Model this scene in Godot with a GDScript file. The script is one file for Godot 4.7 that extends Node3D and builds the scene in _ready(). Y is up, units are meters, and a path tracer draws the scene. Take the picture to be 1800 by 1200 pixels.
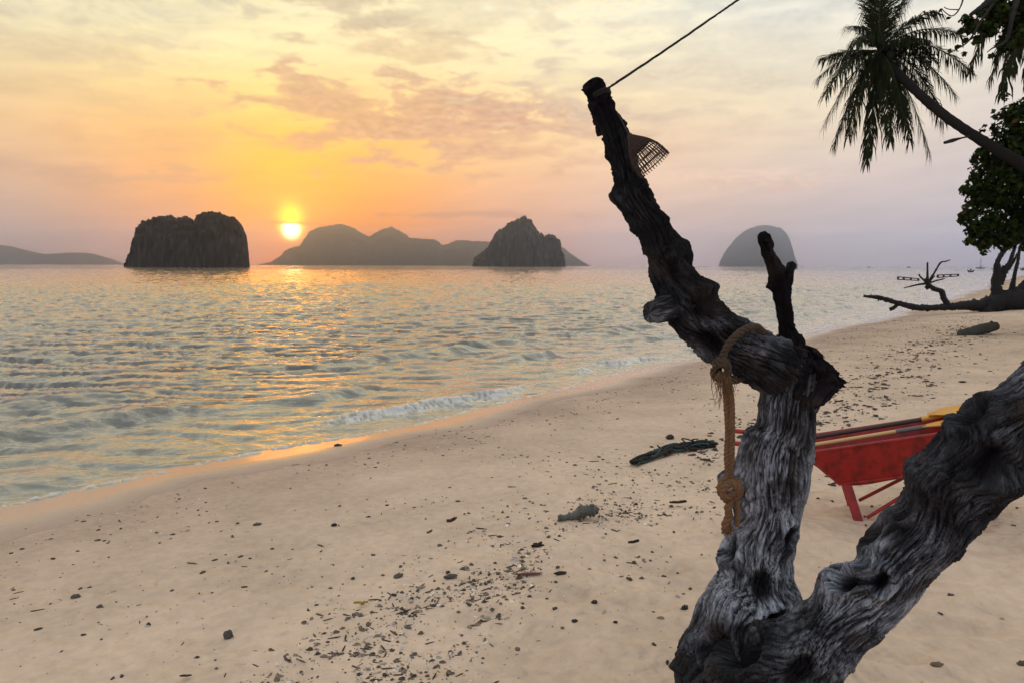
extends Node3D

# ------------------------------------------------------------------ measures
const EYE := 2.05          # eye above the sea, metres
const FOCAL := 1317.0      # focal length in pixels of the 1800 x 1200 photograph
var eye_pos := Vector3(0, EYE, 0)
var eye_basis := Basis.from_euler(Vector3(deg_to_rad(-5.77), 0, deg_to_rad(0.17)))
var used := {}
var rng := RandomNumberGenerator.new()
var n_fine := FastNoiseLite.new()
var n_soft := FastNoiseLite.new()
var n_ridge := FastNoiseLite.new()
var n_cell := FastNoiseLite.new()

func ray(px: float, py: float) -> Vector3:
	return eye_basis * Vector3((px - 900.0) / FOCAL, (600.0 - py) / FOCAL, -1.0)

func spot(px: float, py: float, depth: float) -> Vector3:
	var r := ray(px, py)
	return eye_pos + r * (depth / -r.z)

func metres(pixels: float, depth: float) -> float:
	return pixels / FOCAL * depth

# metres inland of the waterline
func inland(x: float, z: float) -> float:
	var s := x * 0.62 - z * 0.785
	var d := x * 0.785 + z * 0.62 + 7.07
	var far := maxf(0.0, s - 30.0)
	d += 0.05 * far * far / (far + 12.0)
	d += 0.16 * sin(s * 0.52 + 0.6) + 0.07 * sin(s * 1.37 + 2.0)
	return d

func shore_height(d: float) -> float:
	if d < 0.0:
		return maxf(-3.0, 0.085 * d)
	if d < 9.0:
		return 0.082 * d - 0.0012 * d * d
	return 0.6408 + 0.46 * (1.0 - exp(-(d - 9.0) * 0.13))

func ground(x: float, z: float) -> float:
	var d := inland(x, z)
	var h := shore_height(d)
	var rough := clampf((d - 1.6) / 5.0, 0.0, 1.0)
	h += 0.026 * rough * n_soft.get_noise_2d(x * 60.0, z * 60.0)
	if d > 3.2 and x * x + z * z < 900.0:    # old footprints and hollows
		var v := n_cell.get_noise_2d(x * 21.0 + 4.0 * n_soft.get_noise_2d(x * 50.0, z * 50.0), z * 31.0)
		h -= 0.038 * smoothstep(-0.70, -0.93, v) * smoothstep(3.2, 5.0, d)
		h += 0.010 * smoothstep(-0.52, -0.66, v) * smoothstep(-0.86, -0.70, v) * smoothstep(3.2, 5.0, d)
	h += 0.026 * rough * rough * n_fine.get_noise_2d(x * 45.0, z * 90.0)
	return h

func on_ground(px: float, py: float) -> Vector3:
	var r := ray(px, py)
	var a := 0.5
	var step := 0.05
	while a < 400.0:
		var p := eye_pos + r * a
		if p.y < ground(p.x, p.z):
			var lo := a - step
			var hi := a
			for i in 14:
				var mid := (lo + hi) * 0.5
				var q := eye_pos + r * mid
				if q.y < ground(q.x, q.z):
					hi = mid
				else:
					lo = mid
			var e := eye_pos + r * hi
			return Vector3(e.x, ground(e.x, e.z), e.z)
		step = a * 0.01
		a += step
	return eye_pos + r * 400.0

# ------------------------------------------------------------------ naming
func numbered(called: String) -> String:
	if not used.has(called):
		used[called] = 0
		return called
	used[called] += 1
	return "%s_%03d" % [called, used[called]]

func tag(o: Node3D, label: String, category: String, group := "") -> Node3D:
	o.set_meta("label", label)
	o.set_meta("category", category)
	if group:
		o.set_meta("group", group)
	return o

func thing(called: String, label: String, category: String, at := Vector3.ZERO, turn := 0.0, group := "") -> Node3D:
	var o := Node3D.new()
	o.name = numbered(called)
	add_child(o, true)
	o.position = at
	o.rotation.y = turn
	tag(o, label, category, group)
	return o

func part(called: String, mesh: Mesh, mat: Material, parent: Node3D = null, at := Vector3.ZERO) -> MeshInstance3D:
	var o := MeshInstance3D.new()
	o.mesh = mesh
	o.material_override = mat
	o.position = at
	if parent == null:
		o.name = numbered(called)
		add_child(o, true)
	else:
		o.name = called
		parent.add_child(o, true)
	return o

func structure(called: String, mesh: Mesh, mat: Material) -> MeshInstance3D:
	var o := part(called, mesh, mat)
	o.set_meta("kind", "structure")
	return o

func lin(r: float, g: float, b: float) -> Color:
	return Color(r, g, b).linear_to_srgb()

func paint(c: Color, rough := 0.7, vertex := false) -> StandardMaterial3D:
	var m := StandardMaterial3D.new()
	m.albedo_color = c
	m.roughness = rough
	m.vertex_color_use_as_albedo = vertex
	return m

func noise(f: float, octaves: int, kind := FastNoiseLite.TYPE_SIMPLEX_SMOOTH, sd := 1, fractal := FastNoiseLite.FRACTAL_FBM) -> FastNoiseLite:
	var n := FastNoiseLite.new()
	n.noise_type = kind
	n.frequency = f
	n.fractal_type = fractal
	n.fractal_octaves = octaves
	n.seed = sd
	return n

func noise_tex(n: FastNoiseLite, size: int, as_normal := false, strength := 4.0) -> NoiseTexture2D:
	var t := NoiseTexture2D.new()
	t.width = size
	t.height = size
	t.seamless = true
	t.noise = n
	t.as_normal_map = as_normal
	t.bump_strength = strength
	return t

# ------------------------------------------------------------------ meshes
# a grid of nu x nv vertices (v runs fastest); smooth normals; cells with a vertex of skip 1 are left out
func grid(nu: int, nv: int, v: PackedVector3Array, c: PackedColorArray, uv: PackedVector2Array, wrap := false, skip := PackedByteArray(), flip := false) -> ArrayMesh:
	var nn := PackedVector3Array()
	nn.resize(v.size())
	for i in nu:
		var i0 := maxi(i - 1, 0) * nv
		var i1 := mini(i + 1, nu - 1) * nv
		for j in nv:
			var j0 := j - 1
			var j1 := j + 1
			if wrap:
				if j0 < 0: j0 = nv - 2
				if j1 >= nv: j1 = 1
			else:
				if j0 < 0: j0 = 0
				if j1 >= nv: j1 = nv - 1
			var q := (v[i1 + j] - v[i0 + j]).cross(v[i * nv + j1] - v[i * nv + j0])
			nn[i * nv + j] = (-q if flip else q).normalized()
	var idx := PackedInt32Array()
	idx.resize((nu - 1) * (nv - 1) * 6)
	var n := 0
	var have := skip.size() > 0
	for i in nu - 1:
		for j in nv - 1:
			var a := i * nv + j
			var b := a + nv
			if have and (skip[a] or skip[b] or skip[a + 1] or skip[b + 1]):
				continue
			if flip:
				idx[n] = a; idx[n + 1] = b; idx[n + 2] = a + 1
				idx[n + 3] = a + 1; idx[n + 4] = b; idx[n + 5] = b + 1
			else:
				idx[n] = a; idx[n + 1] = a + 1; idx[n + 2] = b
				idx[n + 3] = a + 1; idx[n + 4] = b + 1; idx[n + 5] = b
			n += 6
	idx.resize(n)
	var arr := []
	arr.resize(Mesh.ARRAY_MAX)
	if have:   # keep only the vertices in use
		var map := PackedInt32Array()
		map.resize(v.size())
		map.fill(-1)
		var v2 := PackedVector3Array()
		var n2 := PackedVector3Array()
		var c2 := PackedColorArray()
		var u2 := PackedVector2Array()
		for k in n:
			var o := idx[k]
			if map[o] < 0:
				map[o] = v2.size()
				v2.append(v[o]); n2.append(nn[o])
				if c.size(): c2.append(c[o])
				if uv.size(): u2.append(uv[o])
			idx[k] = map[o]
		v = v2; nn = n2; c = c2; uv = u2
	arr[Mesh.ARRAY_VERTEX] = v
	arr[Mesh.ARRAY_NORMAL] = nn
	if c.size(): arr[Mesh.ARRAY_COLOR] = c
	if uv.size(): arr[Mesh.ARRAY_TEX_UV] = uv
	arr[Mesh.ARRAY_INDEX] = idx
	var m := ArrayMesh.new()
	m.add_surface_from_arrays(Mesh.PRIMITIVE_TRIANGLES, arr)
	return m

# ------------------------------------------------------------------ sky
const SKY_AZ := [-180.0, -120.0, -70.0, -34.0, -24.0, -17.0, -10.0, 0.0, 12.0, 24.0, 34.0, 70.0, 120.0, 180.0]
const SKY_EL := [0.0, 3.0, 6.0, 9.0, 12.0, 15.0, 19.0, 30.0, 55.0, 90.0]
const SKY_RGB := [
	[180, 178, 190, 182, 178, 188, 177, 167, 167, 175, 150, 145, 200, 145, 125, 235, 130, 85, 225, 145, 110, 205, 160, 145, 190, 165, 160, 180, 165, 165, 172, 162, 166, 177, 172, 180, 180, 178, 190, 180, 178, 190],
	[185, 183, 194, 188, 182, 190, 187, 170, 164, 190, 155, 138, 225, 155, 118, 250, 160, 60, 245, 155, 95, 220, 165, 140, 202, 170, 158, 190, 170, 166, 185, 170, 168, 184, 178, 184, 186, 183, 194, 185, 183, 194],
	[190, 188, 198, 194, 187, 194, 202, 177, 162, 212, 168, 132, 240, 170, 108, 250, 180, 70, 250, 175, 98, 235, 180, 138, 220, 185, 158, 205, 180, 166, 195, 178, 170, 192, 184, 188, 192, 188, 198, 190, 188, 198],
	[194, 193, 201, 200, 192, 196, 212, 187, 162, 228, 184, 130, 244, 186, 112, 250, 200, 92, 250, 195, 108, 242, 200, 142, 230, 197, 160, 216, 195, 168, 205, 188, 174, 200, 192, 192, 196, 193, 201, 194, 193, 201],
	[197, 197, 203, 204, 197, 198, 217, 197, 167, 226, 196, 140, 244, 206, 130, 250, 214, 122, 248, 210, 130, 246, 215, 150, 236, 210, 165, 223, 206, 174, 211, 198, 180, 206, 199, 196, 199, 197, 203, 197, 197, 203],
	[199, 201, 205, 207, 202, 201, 220, 205, 175, 222, 205, 156, 240, 215, 150, 250, 225, 148, 248, 222, 150, 245, 225, 165, 236, 220, 180, 226, 213, 186, 216, 206, 190, 211, 205, 200, 202, 201, 205, 199, 201, 205],
	[201, 204, 207, 209, 206, 204, 220, 210, 184, 215, 205, 170, 228, 215, 165, 240, 225, 168, 245, 226, 166, 236, 226, 185, 224, 219, 195, 222, 216, 197, 224, 217, 204, 216, 212, 206, 205, 205, 207, 201, 204, 207],
	[204, 209, 213, 212, 212, 212, 225, 222, 207, 231, 224, 202, 233, 225, 202, 234, 226, 202, 235, 227, 202, 234, 227, 205, 232, 226, 206, 231, 225, 207, 230, 225, 208, 221, 222, 220, 210, 213, 215, 204, 209, 213],
	[204, 212, 219, 208, 214, 220, 214, 219, 220, 218, 217, 208, 219, 217, 208, 219, 218, 208, 219, 218, 208, 219, 218, 209, 218, 217, 209, 218, 217, 209, 218, 217, 209, 212, 217, 222, 208, 214, 221, 204, 212, 219],
	[210, 214, 214, 210, 214, 214, 210, 214, 214, 210, 214, 214, 210, 214, 214, 210, 214, 214, 210, 214, 214, 210, 214, 214, 210, 214, 214, 210, 214, 214, 210, 214, 214, 210, 214, 214, 210, 214, 214, 210, 214, 214],
]
# clouds: azimuth, elevation, half width, half height (degrees), strength, red, green, blue
const CLOUDS := [
	[-4.5, 10.6, 10.5, 2.9, 1.00, 226, 172, 134],
	[-11.5, 11.4, 7.5, 1.7, 0.85, 232, 178, 126],
	[0.0, 8.9, 8.0, 1.3, 0.7, 236, 184, 140],
	[-8.0, 15.6, 6.0, 1.3, 0.75, 238, 200, 140],
	[-13.5, 18.6, 6.5, 2.0, 0.75, 214, 186, 142],
	[-3.0, 18.0, 7.0, 1.6, 0.45, 222, 196, 150],
	[-31.0, 13.6, 6.0, 1.2, 0.45, 222, 188, 148],
	[-27.0, 16.5, 9.0, 1.6, 0.35, 208, 198, 160],
	[18.0, 14.5, 14.0, 3.0, 0.35, 216, 204, 180],
	[17.0, 5.8, 7.0, 0.5, 0.55, 236, 196, 164],
	[-32.0, 5.9, 9.0, 0.7, 0.5, 206, 160, 128],
	[-23.0, 8.6, 9.0, 0.8, 0.4, 236, 178, 120],
	[-4.0, 3.75, 7.0, 0.22, 0.6, 204, 150, 128],
	[12.0, 9.5, 9.0, 1.6, 0.3, 224, 190, 158],
	[-30.0, 18.6, 8.0, 1.5, 0.5, 204, 198, 172],
	[-20.0, 18.2, 5.0, 0.9, 0.4, 222, 206, 166],
	[9.0, 13.0, 10.0, 2.2, 0.4, 226, 204, 168],
	[24.0, 18.0, 9.0, 1.6, 0.4, 208, 208, 200],
	[-26.0, 10.8, 8.0, 0.7, 0.4, 230, 186, 132],
]
const CLOUD_LIGHTS := [
	[6.0, 18.8, 8.0, 1.8, 0.75, 255, 232, 176],
	[-2.0, 16.5, 12.0, 2.4, 0.7, 255, 232, 164],
	[8.0, 16.2, 7.0, 1.2, 0.6, 255, 234, 178],
	[-28.0, 17.0, 10.0, 2.2, 0.55, 250, 234, 182],
	[-20.0, 15.0, 12.0, 2.0, 0.5, 254, 232, 164],
	[-8.5, 12.0, 9.0, 2.2, 0.65, 252, 206, 140],
	[16.0, 11.0, 9.0, 1.6, 0.45, 240, 216, 172],
	[17.0, 6.5, 6.0, 0.5, 0.5, 248, 208, 176],
	[23.0, 17.0, 10.0, 2.2, 0.45, 236, 228, 206],
	[-7.0, 7.0, 6.0, 0.4, 0.35, 255, 206, 130],
]
const SUN_AZ := -16.3
const SUN_EL := 2.55
var sky_lin := []

func sky_base(az: float, el: float) -> Vector3:
	var i := 0
	while i < SKY_AZ.size() - 2 and az > SKY_AZ[i + 1]: i += 1
	var j := 0
	while j < SKY_EL.size() - 2 and el > SKY_EL[j + 1]: j += 1
	var s: float = clampf((az - SKY_AZ[i]) / (SKY_AZ[i + 1] - SKY_AZ[i]), 0, 1)
	var t: float = clampf((el - SKY_EL[j]) / (SKY_EL[j + 1] - SKY_EL[j]), 0, 1)
	var im := maxi(i - 1, 0)
	var ip := mini(i + 2, SKY_AZ.size() - 1)
	var jm := maxi(j - 1, 0)
	var jp := mini(j + 2, SKY_EL.size() - 1)
	var rows := []
	for k in [jm, j, j + 1, jp]:
		var r: Array = sky_lin[k]
		var a: Vector3 = r[i]
		var b: Vector3 = r[i + 1]
		# monotone-ish cubic: a smoothstep mixed with linear
		rows.append(a.lerp(b, lerpf(s, s * s * (3.0 - 2.0 * s), 0.5)))
	return (rows[1] as Vector3).lerp(rows[2], lerpf(t, t * t * (3.0 - 2.0 * t), 0.35))

var n_cloud: FastNoiseLite
var n_cloud2: FastNoiseLite
var n_streak: FastNoiseLite

func s2l(r: float, g: float, b: float) -> Vector3:
	var c := Color(r / 255.0, g / 255.0, b / 255.0).srgb_to_linear()
	return Vector3(c.r, c.g, c.b)

func sky_color(az: float, el: float) -> Vector3:
	var e := maxf(el, 0.0)
	var c := sky_base(az, e)
	if absf(az) < 50.0 and el > -1.0 and el < 30.0:
		var wx := az + 0.8 * n_streak.get_noise_2d(az * 4.0, e * 9.0)
		var wy := e + 0.35 * n_streak.get_noise_2d(az * 4.0 + 400.0, e * 9.0)
		var f := n_cloud.get_noise_2d(wx * 4.5, wy * 17.0) * 0.5 + 0.5
		var g := n_cloud2.get_noise_2d(wx * 16.0, wy * 52.0) * 0.5 + 0.5
		var st := n_streak.get_noise_2d(az * 3.0 + 90.0, e * 22.0 - az * 1.6)
		c *= 1.0 + 0.11 * st
		for k in CLOUD_LIGHTS:
			var q: float = pow((az - k[0]) / k[2], 2.0) + pow((e - k[1]) / k[3], 2.0)
			if q < 3.0:
				var m: float = smoothstep(0.42, 0.72, g + 0.30 * exp(-q) - 0.10) * k[4] * exp(-q * 0.9)
				c = c.lerp(s2l(k[5], k[6], k[7]), clampf(m, 0, 1))
		for k in CLOUDS:
			var q: float = pow((wx - k[0]) / k[2], 2.0) + pow((wy - k[1]) / k[3], 2.0)
			if q < 3.0:
				var m: float = smoothstep(0.33, 0.62, f + 0.55 * exp(-q * 0.8) - 0.33 + 0.34 * (g - 0.5)) * k[4]
				c = c.lerp(s2l(k[5], k[6], k[7]) * (0.82 + 0.45 * (g - 0.5)), clampf(m, 0, 1))
	var grey := c.dot(Vector3(0.3, 0.6, 0.1))
	c = Vector3(grey, grey, grey).lerp(c, 1.0 - 0.17 * smoothstep(9.0, 18.0, el) + 0.30 * clampf(1.0 - absf(az + 12.0) / 40.0, 0.0, 1.0) * clampf(1.2 - el / 13.0, 0.0, 1.0))
	c = Vector3(maxf(c.x, 0.0), maxf(c.y, 0.0), maxf(c.z, 0.0))
	# the sun behind a thin bar of cloud, and its glow
	var dx := (az - SUN_AZ)
	var dy := el - SUN_EL
	var bar := exp(-pow((el - 2.98 + 0.02 * dx) / 0.10, 2.0)) * exp(-pow(dx / 2.2, 4.0))
	var r := sqrt(dx * dx + dy * dy * 1.1)
	var od := 0.00024 * minf(10800.0 / maxf(absf(cos(deg_to_rad(az))), absf(sin(deg_to_rad(az)))), 495.0 / maxf(sin(deg_to_rad(maxf(el, 0.5))), 0.01))
	c *= 0.91 * exp(0.60 * od + 0.05 * pow(od / 2.0, 3.0))   # what the haze takes away again
	c += Vector3(1.3, 0.30, 0.0) * exp(-r * r / 16.0)
	c += Vector3(0.4, 0.16, 0.0) * exp(-r * r / 2.2)
	var up := exp(-(pow(dx / 0.80, 2.0) + pow((el - 3.15) / 0.95, 2.0)))
	c = c.lerp(Vector3(9.0, 6.6, 0.0), 0.8 * up)
	var core := smoothstep(0.85, 0.30, sqrt(dx * dx + pow((el - 2.55) * 0.95, 2.0))) * smoothstep(3.0, 2.9, el)
	c += Vector3(14.0, 13.0, 11.0) * core
	var ring := smoothstep(1.25, 0.5, r) * smoothstep(3.05, 2.9, el)
	c += Vector3(4.5, 3.4, 0.02) * ring
	c = c.lerp(Vector3(2.2, 1.0, 0.1), bar * 0.6)
	return c

func make_sky() -> PanoramaSkyMaterial:
	n_cloud = noise(0.035, 5, FastNoiseLite.TYPE_SIMPLEX_SMOOTH, 11)
	n_cloud2 = noise(0.05, 5, FastNoiseLite.TYPE_SIMPLEX_SMOOTH, 23)
	n_streak = noise(0.04, 3, FastNoiseLite.TYPE_SIMPLEX_SMOOTH, 5)
	for row in SKY_RGB:
		var r := []
		for k in SKY_AZ.size():
			r.append(s2l(row[k * 3], row[k * 3 + 1], row[k * 3 + 2]))
		sky_lin.append(r)
	var low := Image.create_empty(360, 180, false, Image.FORMAT_RGBF)
	for y in 180:
		var el := 90.0 - (y + 0.5)
		for x in 360:
			var c := sky_color((x + 0.5) - 180.0, el)
			low.set_pixel(x, y, Color(c.x, c.y, c.z))
	var w := 4096
	low.resize(w, w / 2, Image.INTERPOLATE_CUBIC)
	var per := w / 360.0
	var x0 := int((180.0 - 44.0) * per)
	var y0 := int((90.0 - 27.0) * per)
	var fw := int(88.0 * per)
	var fh := int(28.0 * per)
	var fine := Image.create_empty(fw, fh, false, Image.FORMAT_RGBF)
	for y in fh:
		var el := 90.0 - (y0 + y + 0.5) / per
		for x in fw:
			var c := sky_color((x0 + x + 0.5) / per - 180.0, el)
			fine.set_pixel(x, y, Color(c.x, c.y, c.z))
	low.blit_rect(fine, Rect2i(0, 0, fw, fh), Vector2i(x0, y0))
	# the first column of a panorama looks straight ahead
	var turned := Image.create_empty(w, w / 2, false, Image.FORMAT_RGBF)
	turned.blit_rect(low, Rect2i(w / 2, 0, w / 2, w / 2), Vector2i(0, 0))
	turned.blit_rect(low, Rect2i(0, 0, w / 2, w / 2), Vector2i(w / 2, 0))
	var m := PanoramaSkyMaterial.new()
	m.panorama = ImageTexture.create_from_image(turned)
	return m

# ------------------------------------------------------------------ sea, sand, islands
const TILE := 256
func wave_tile(size: float, lo: float, hi: float, count: int, facing: float, spread: float, slope: float, sd: int) -> PackedFloat32Array:
	var r := RandomNumberGenerator.new()
	r.seed = sd
	var out := PackedFloat32Array()
	out.resize(TILE * TILE)
	var step := TAU / TILE
	for k in count:
		var length := lo * pow(hi / lo, r.randf())
		var ang := facing + spread * (r.randf() + r.randf() - 1.0)
		var kx := roundf(cos(ang) * size / length)
		var ky := roundf(sin(ang) * size / length)
		var kk := sqrt(kx * kx + ky * ky)
		if kk < 0.5:
			continue
		var amp := slope * size / (TAU * kk) / sqrt(count) * 1.4
		var ph := r.randf() * TAU
		for y in TILE:
			var b := ky * step * y + ph
			var row := y * TILE
			for x in TILE:
				out[row + x] += amp * cos(kx * step * x + b)
	return out

func sample(t: PackedFloat32Array, u: float, v: float) -> float:
	var fu := floorf(u)
	var fv := floorf(v)
	var a := int(fu) & 255
	var b := int(fv) & 255
	var a1 := (a + 1) & 255
	var r0 := b * 256
	var r1 := ((b + 1) & 255) * 256
	var s := u - fu
	var w := v - fv
	return lerpf(lerpf(t[r0 + a], t[r0 + a1], s), lerpf(t[r1 + a], t[r1 + a1], s), w)

func tile_texture(t: PackedFloat32Array, size: float) -> ImageTexture:
	# a normal map of a wave tile
	var im := Image.create_empty(TILE, TILE, false, Image.FORMAT_RGB8)
	var cell := size / TILE
	for y in TILE:
		for x in TILE:
			var dx := (t[y * TILE + ((x + 1) & 255)] - t[y * TILE + ((x - 1) & 255)]) / (2.0 * cell)
			var dy := (t[((y + 1) & 255) * TILE + x] - t[((y - 1) & 255) * TILE + x]) / (2.0 * cell)
			var n := Vector3(-dx, dy, 1.0).normalized()
			im.set_pixel(x, y, Color(n.x * 0.5 + 0.5, n.y * 0.5 + 0.5, n.z * 0.5 + 0.5))
	return ImageTexture.create_from_image(im)

func tile_height(t: PackedFloat32Array) -> ImageTexture:
	var lo := 1e9
	var hi := -1e9
	for f in t:
		lo = minf(lo, f)
		hi = maxf(hi, f)
	var im := Image.create_empty(TILE, TILE, false, Image.FORMAT_RF)
	for y in TILE:
		for x in TILE:
			im.set_pixel(x, y, Color((t[y * TILE + x] - lo) / (hi - lo), 0, 0))
	return ImageTexture.create_from_image(im)

func make_sea() -> void:
	var chop := wave_tile(11.0, 0.17, 0.85, 70, 1.5, 0.85, 0.74, 3)
	var swell := wave_tile(47.0, 0.8, 3.2, 44, 1.4, 0.6, 0.105, 8)
	var fine := wave_tile(3.0, 0.05, 0.4, 60, 1.3, 1.5, 0.34, 4)
	var az := PackedFloat32Array()
	var a := -100.0
	while a < 100.0:
		az.append(deg_to_rad(a))
		a += 0.11 if a > -38.0 and a < 38.0 else 1.4
	var rad := PackedFloat32Array()
	var r := 3.6
	while r < 9800.0:
		rad.append(r)
		r *= 1.0062 if r < 90.0 else (1.0085 if r < 420.0 else 1.035)
	var nu := rad.size()
	var nv := az.size()
	var v := PackedVector3Array()
	var c := PackedColorArray()
	var uv := PackedVector2Array()
	var skip := PackedByteArray()
	v.resize(nu * nv); c.resize(nu * nv); uv.resize(nu * nv); skip.resize(nu * nv)
	var deep := Color(0.032, 0.031, 0.022)
	var shallow := Color(0.17, 0.165, 0.115)
	var white := Color(0.42, 0.405, 0.41)
	for i in nu:
		var rr := rad[i]
		var far := clampf((430.0 - rr) / 120.0, 0.0, 1.0)
		for j in nv:
			var x := rr * sin(az[j])
			var z := -rr * cos(az[j])
			var k := i * nv + j
			var d := inland(x, z)
			uv[k] = Vector2(x, z) / 3.0
			if d > 1.3:
				skip[k] = 1
				v[k] = Vector3(x, 0, z)
				continue
			var y := 0.0
			var col := deep
			if rr < 430.0:
				var off := clampf((-d - 0.4) / 7.0, 0.0, 1.0)
				var h := sample(chop, x * (256.0 / 11.0), z * (256.0 / 11.0))
				var l := sample(swell, (x * 0.9 + z * 0.2) * (256.0 / 47.0), (z * 0.9 - x * 0.2) * (256.0 / 47.0))
				h = 0.60 * h - 0.85 * absf(h) + 0.012
				y = (h * (0.22 + 0.78 * off) + l * off) * far
				# small waves that reach the beach
				if d > -9.0:
					var s := x * 0.62 - z * 0.785
					var foam := 0.0
					var surf := clampf(0.22 + smoothstep(3.4, 4.6, s) * smoothstep(13.0, 11.0, s) + 0.8 * smoothstep(12.8, 13.6, s) * smoothstep(16.5, 15.0, s), 0.0, 1.0)
					for q in 3:
						var at: float = [-0.75, -2.7, -5.2][q]
						var wob := at + 0.55 * n_soft.get_noise_2d(s * 9.0, 40.0 * q) + 0.25 * n_soft.get_noise_2d(s * 30.0, 90.0 * q)
						var e := d - wob
						var big := clampf(([0.62, 0.40, 0.42][q] as float) + 1.6 * n_soft.get_noise_2d(s * 11.0 + 200.0 * q, 7.0) + (0.7 * smoothstep(6.5, 4.0, s) if q == 1 else 0.0), 0.0, 1.0)
						var hgt: float = [0.085, 0.14, 0.12][q]
						var w := 0.16 if e > 0.0 else 0.62
						if q == 2: w *= 1.5
						y += hgt * big * exp(-e * e / (w * w))
						if q < 2:
							var near := exp(-pow((e - 0.08) / (0.24 if e > 0.0 else 0.12), 2.0)) * big
							foam = maxf(foam, near * surf * ([1.15, 0.25][q] as float))
					# the thin edge of the swash
					var rim := exp(-pow((d + 0.05 - 0.10 * n_soft.get_noise_2d(s * 22.0, 3.0)) / 0.05, 2.0))
					foam = maxf(foam, rim * 1.05)
					var lace := 0.5 - 1.1 * n_fine.get_noise_2d(x * 420.0, z * 420.0) - 0.7 * n_fine.get_noise_2d(x * 130.0 + 50.0, z * 130.0)
					var film := clampf(1.0 - absf(d + 0.9) / 1.6, 0.0, 1.0) * 0.4
					var amount := smoothstep(0.50, 1.15, foam * 0.62 + lace * (0.75 if foam > 0.05 else 0.5) * (0.4 + foam) - 0.06 + film * 0.2)
					col = deep.lerp(shallow, clampf(1.0 + d / 6.0, 0.0, 1.0) * 0.85)
					col = col.lerp(white, amount)
					y += amount * 0.018
					# the swash runs up the sand as a skin
					y = maxf(y, -0.02) if d > -0.6 else y
					if d > 0.0:
						y = minf(y, shore_height(d) + 0.02 - d * 0.5)
			v[k] = Vector3(x, y, z)
			c[k] = col
	var m := paint(Color.WHITE, 0.10, true)
	m.metallic_specular = 0.7
	m.clearcoat_enabled = true
	m.clearcoat = 0.8
	m.clearcoat_roughness = 0.08
	m.normal_enabled = true
	m.normal_texture = tile_texture(fine, 3.0)
	m.normal_scale = 0.8
	# beyond the waves that can be told apart the sea is a rougher sheet
	var cut := 0
	while rad[cut] < 415.0: cut += 1
	structure("sea", grid(cut + 1, nv, v.slice(0, (cut + 1) * nv), c.slice(0, (cut + 1) * nv), uv.slice(0, (cut + 1) * nv), false, skip.slice(0, (cut + 1) * nv), true), m)
	var fm := m.duplicate() as StandardMaterial3D
	fm.roughness = 0.2
	fm.normal_scale = 1.0
	structure("sea", grid(nu - cut, nv, v.slice(cut * nv), c.slice(cut * nv), uv.slice(cut * nv), false, skip.slice(cut * nv), true), fm)

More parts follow.
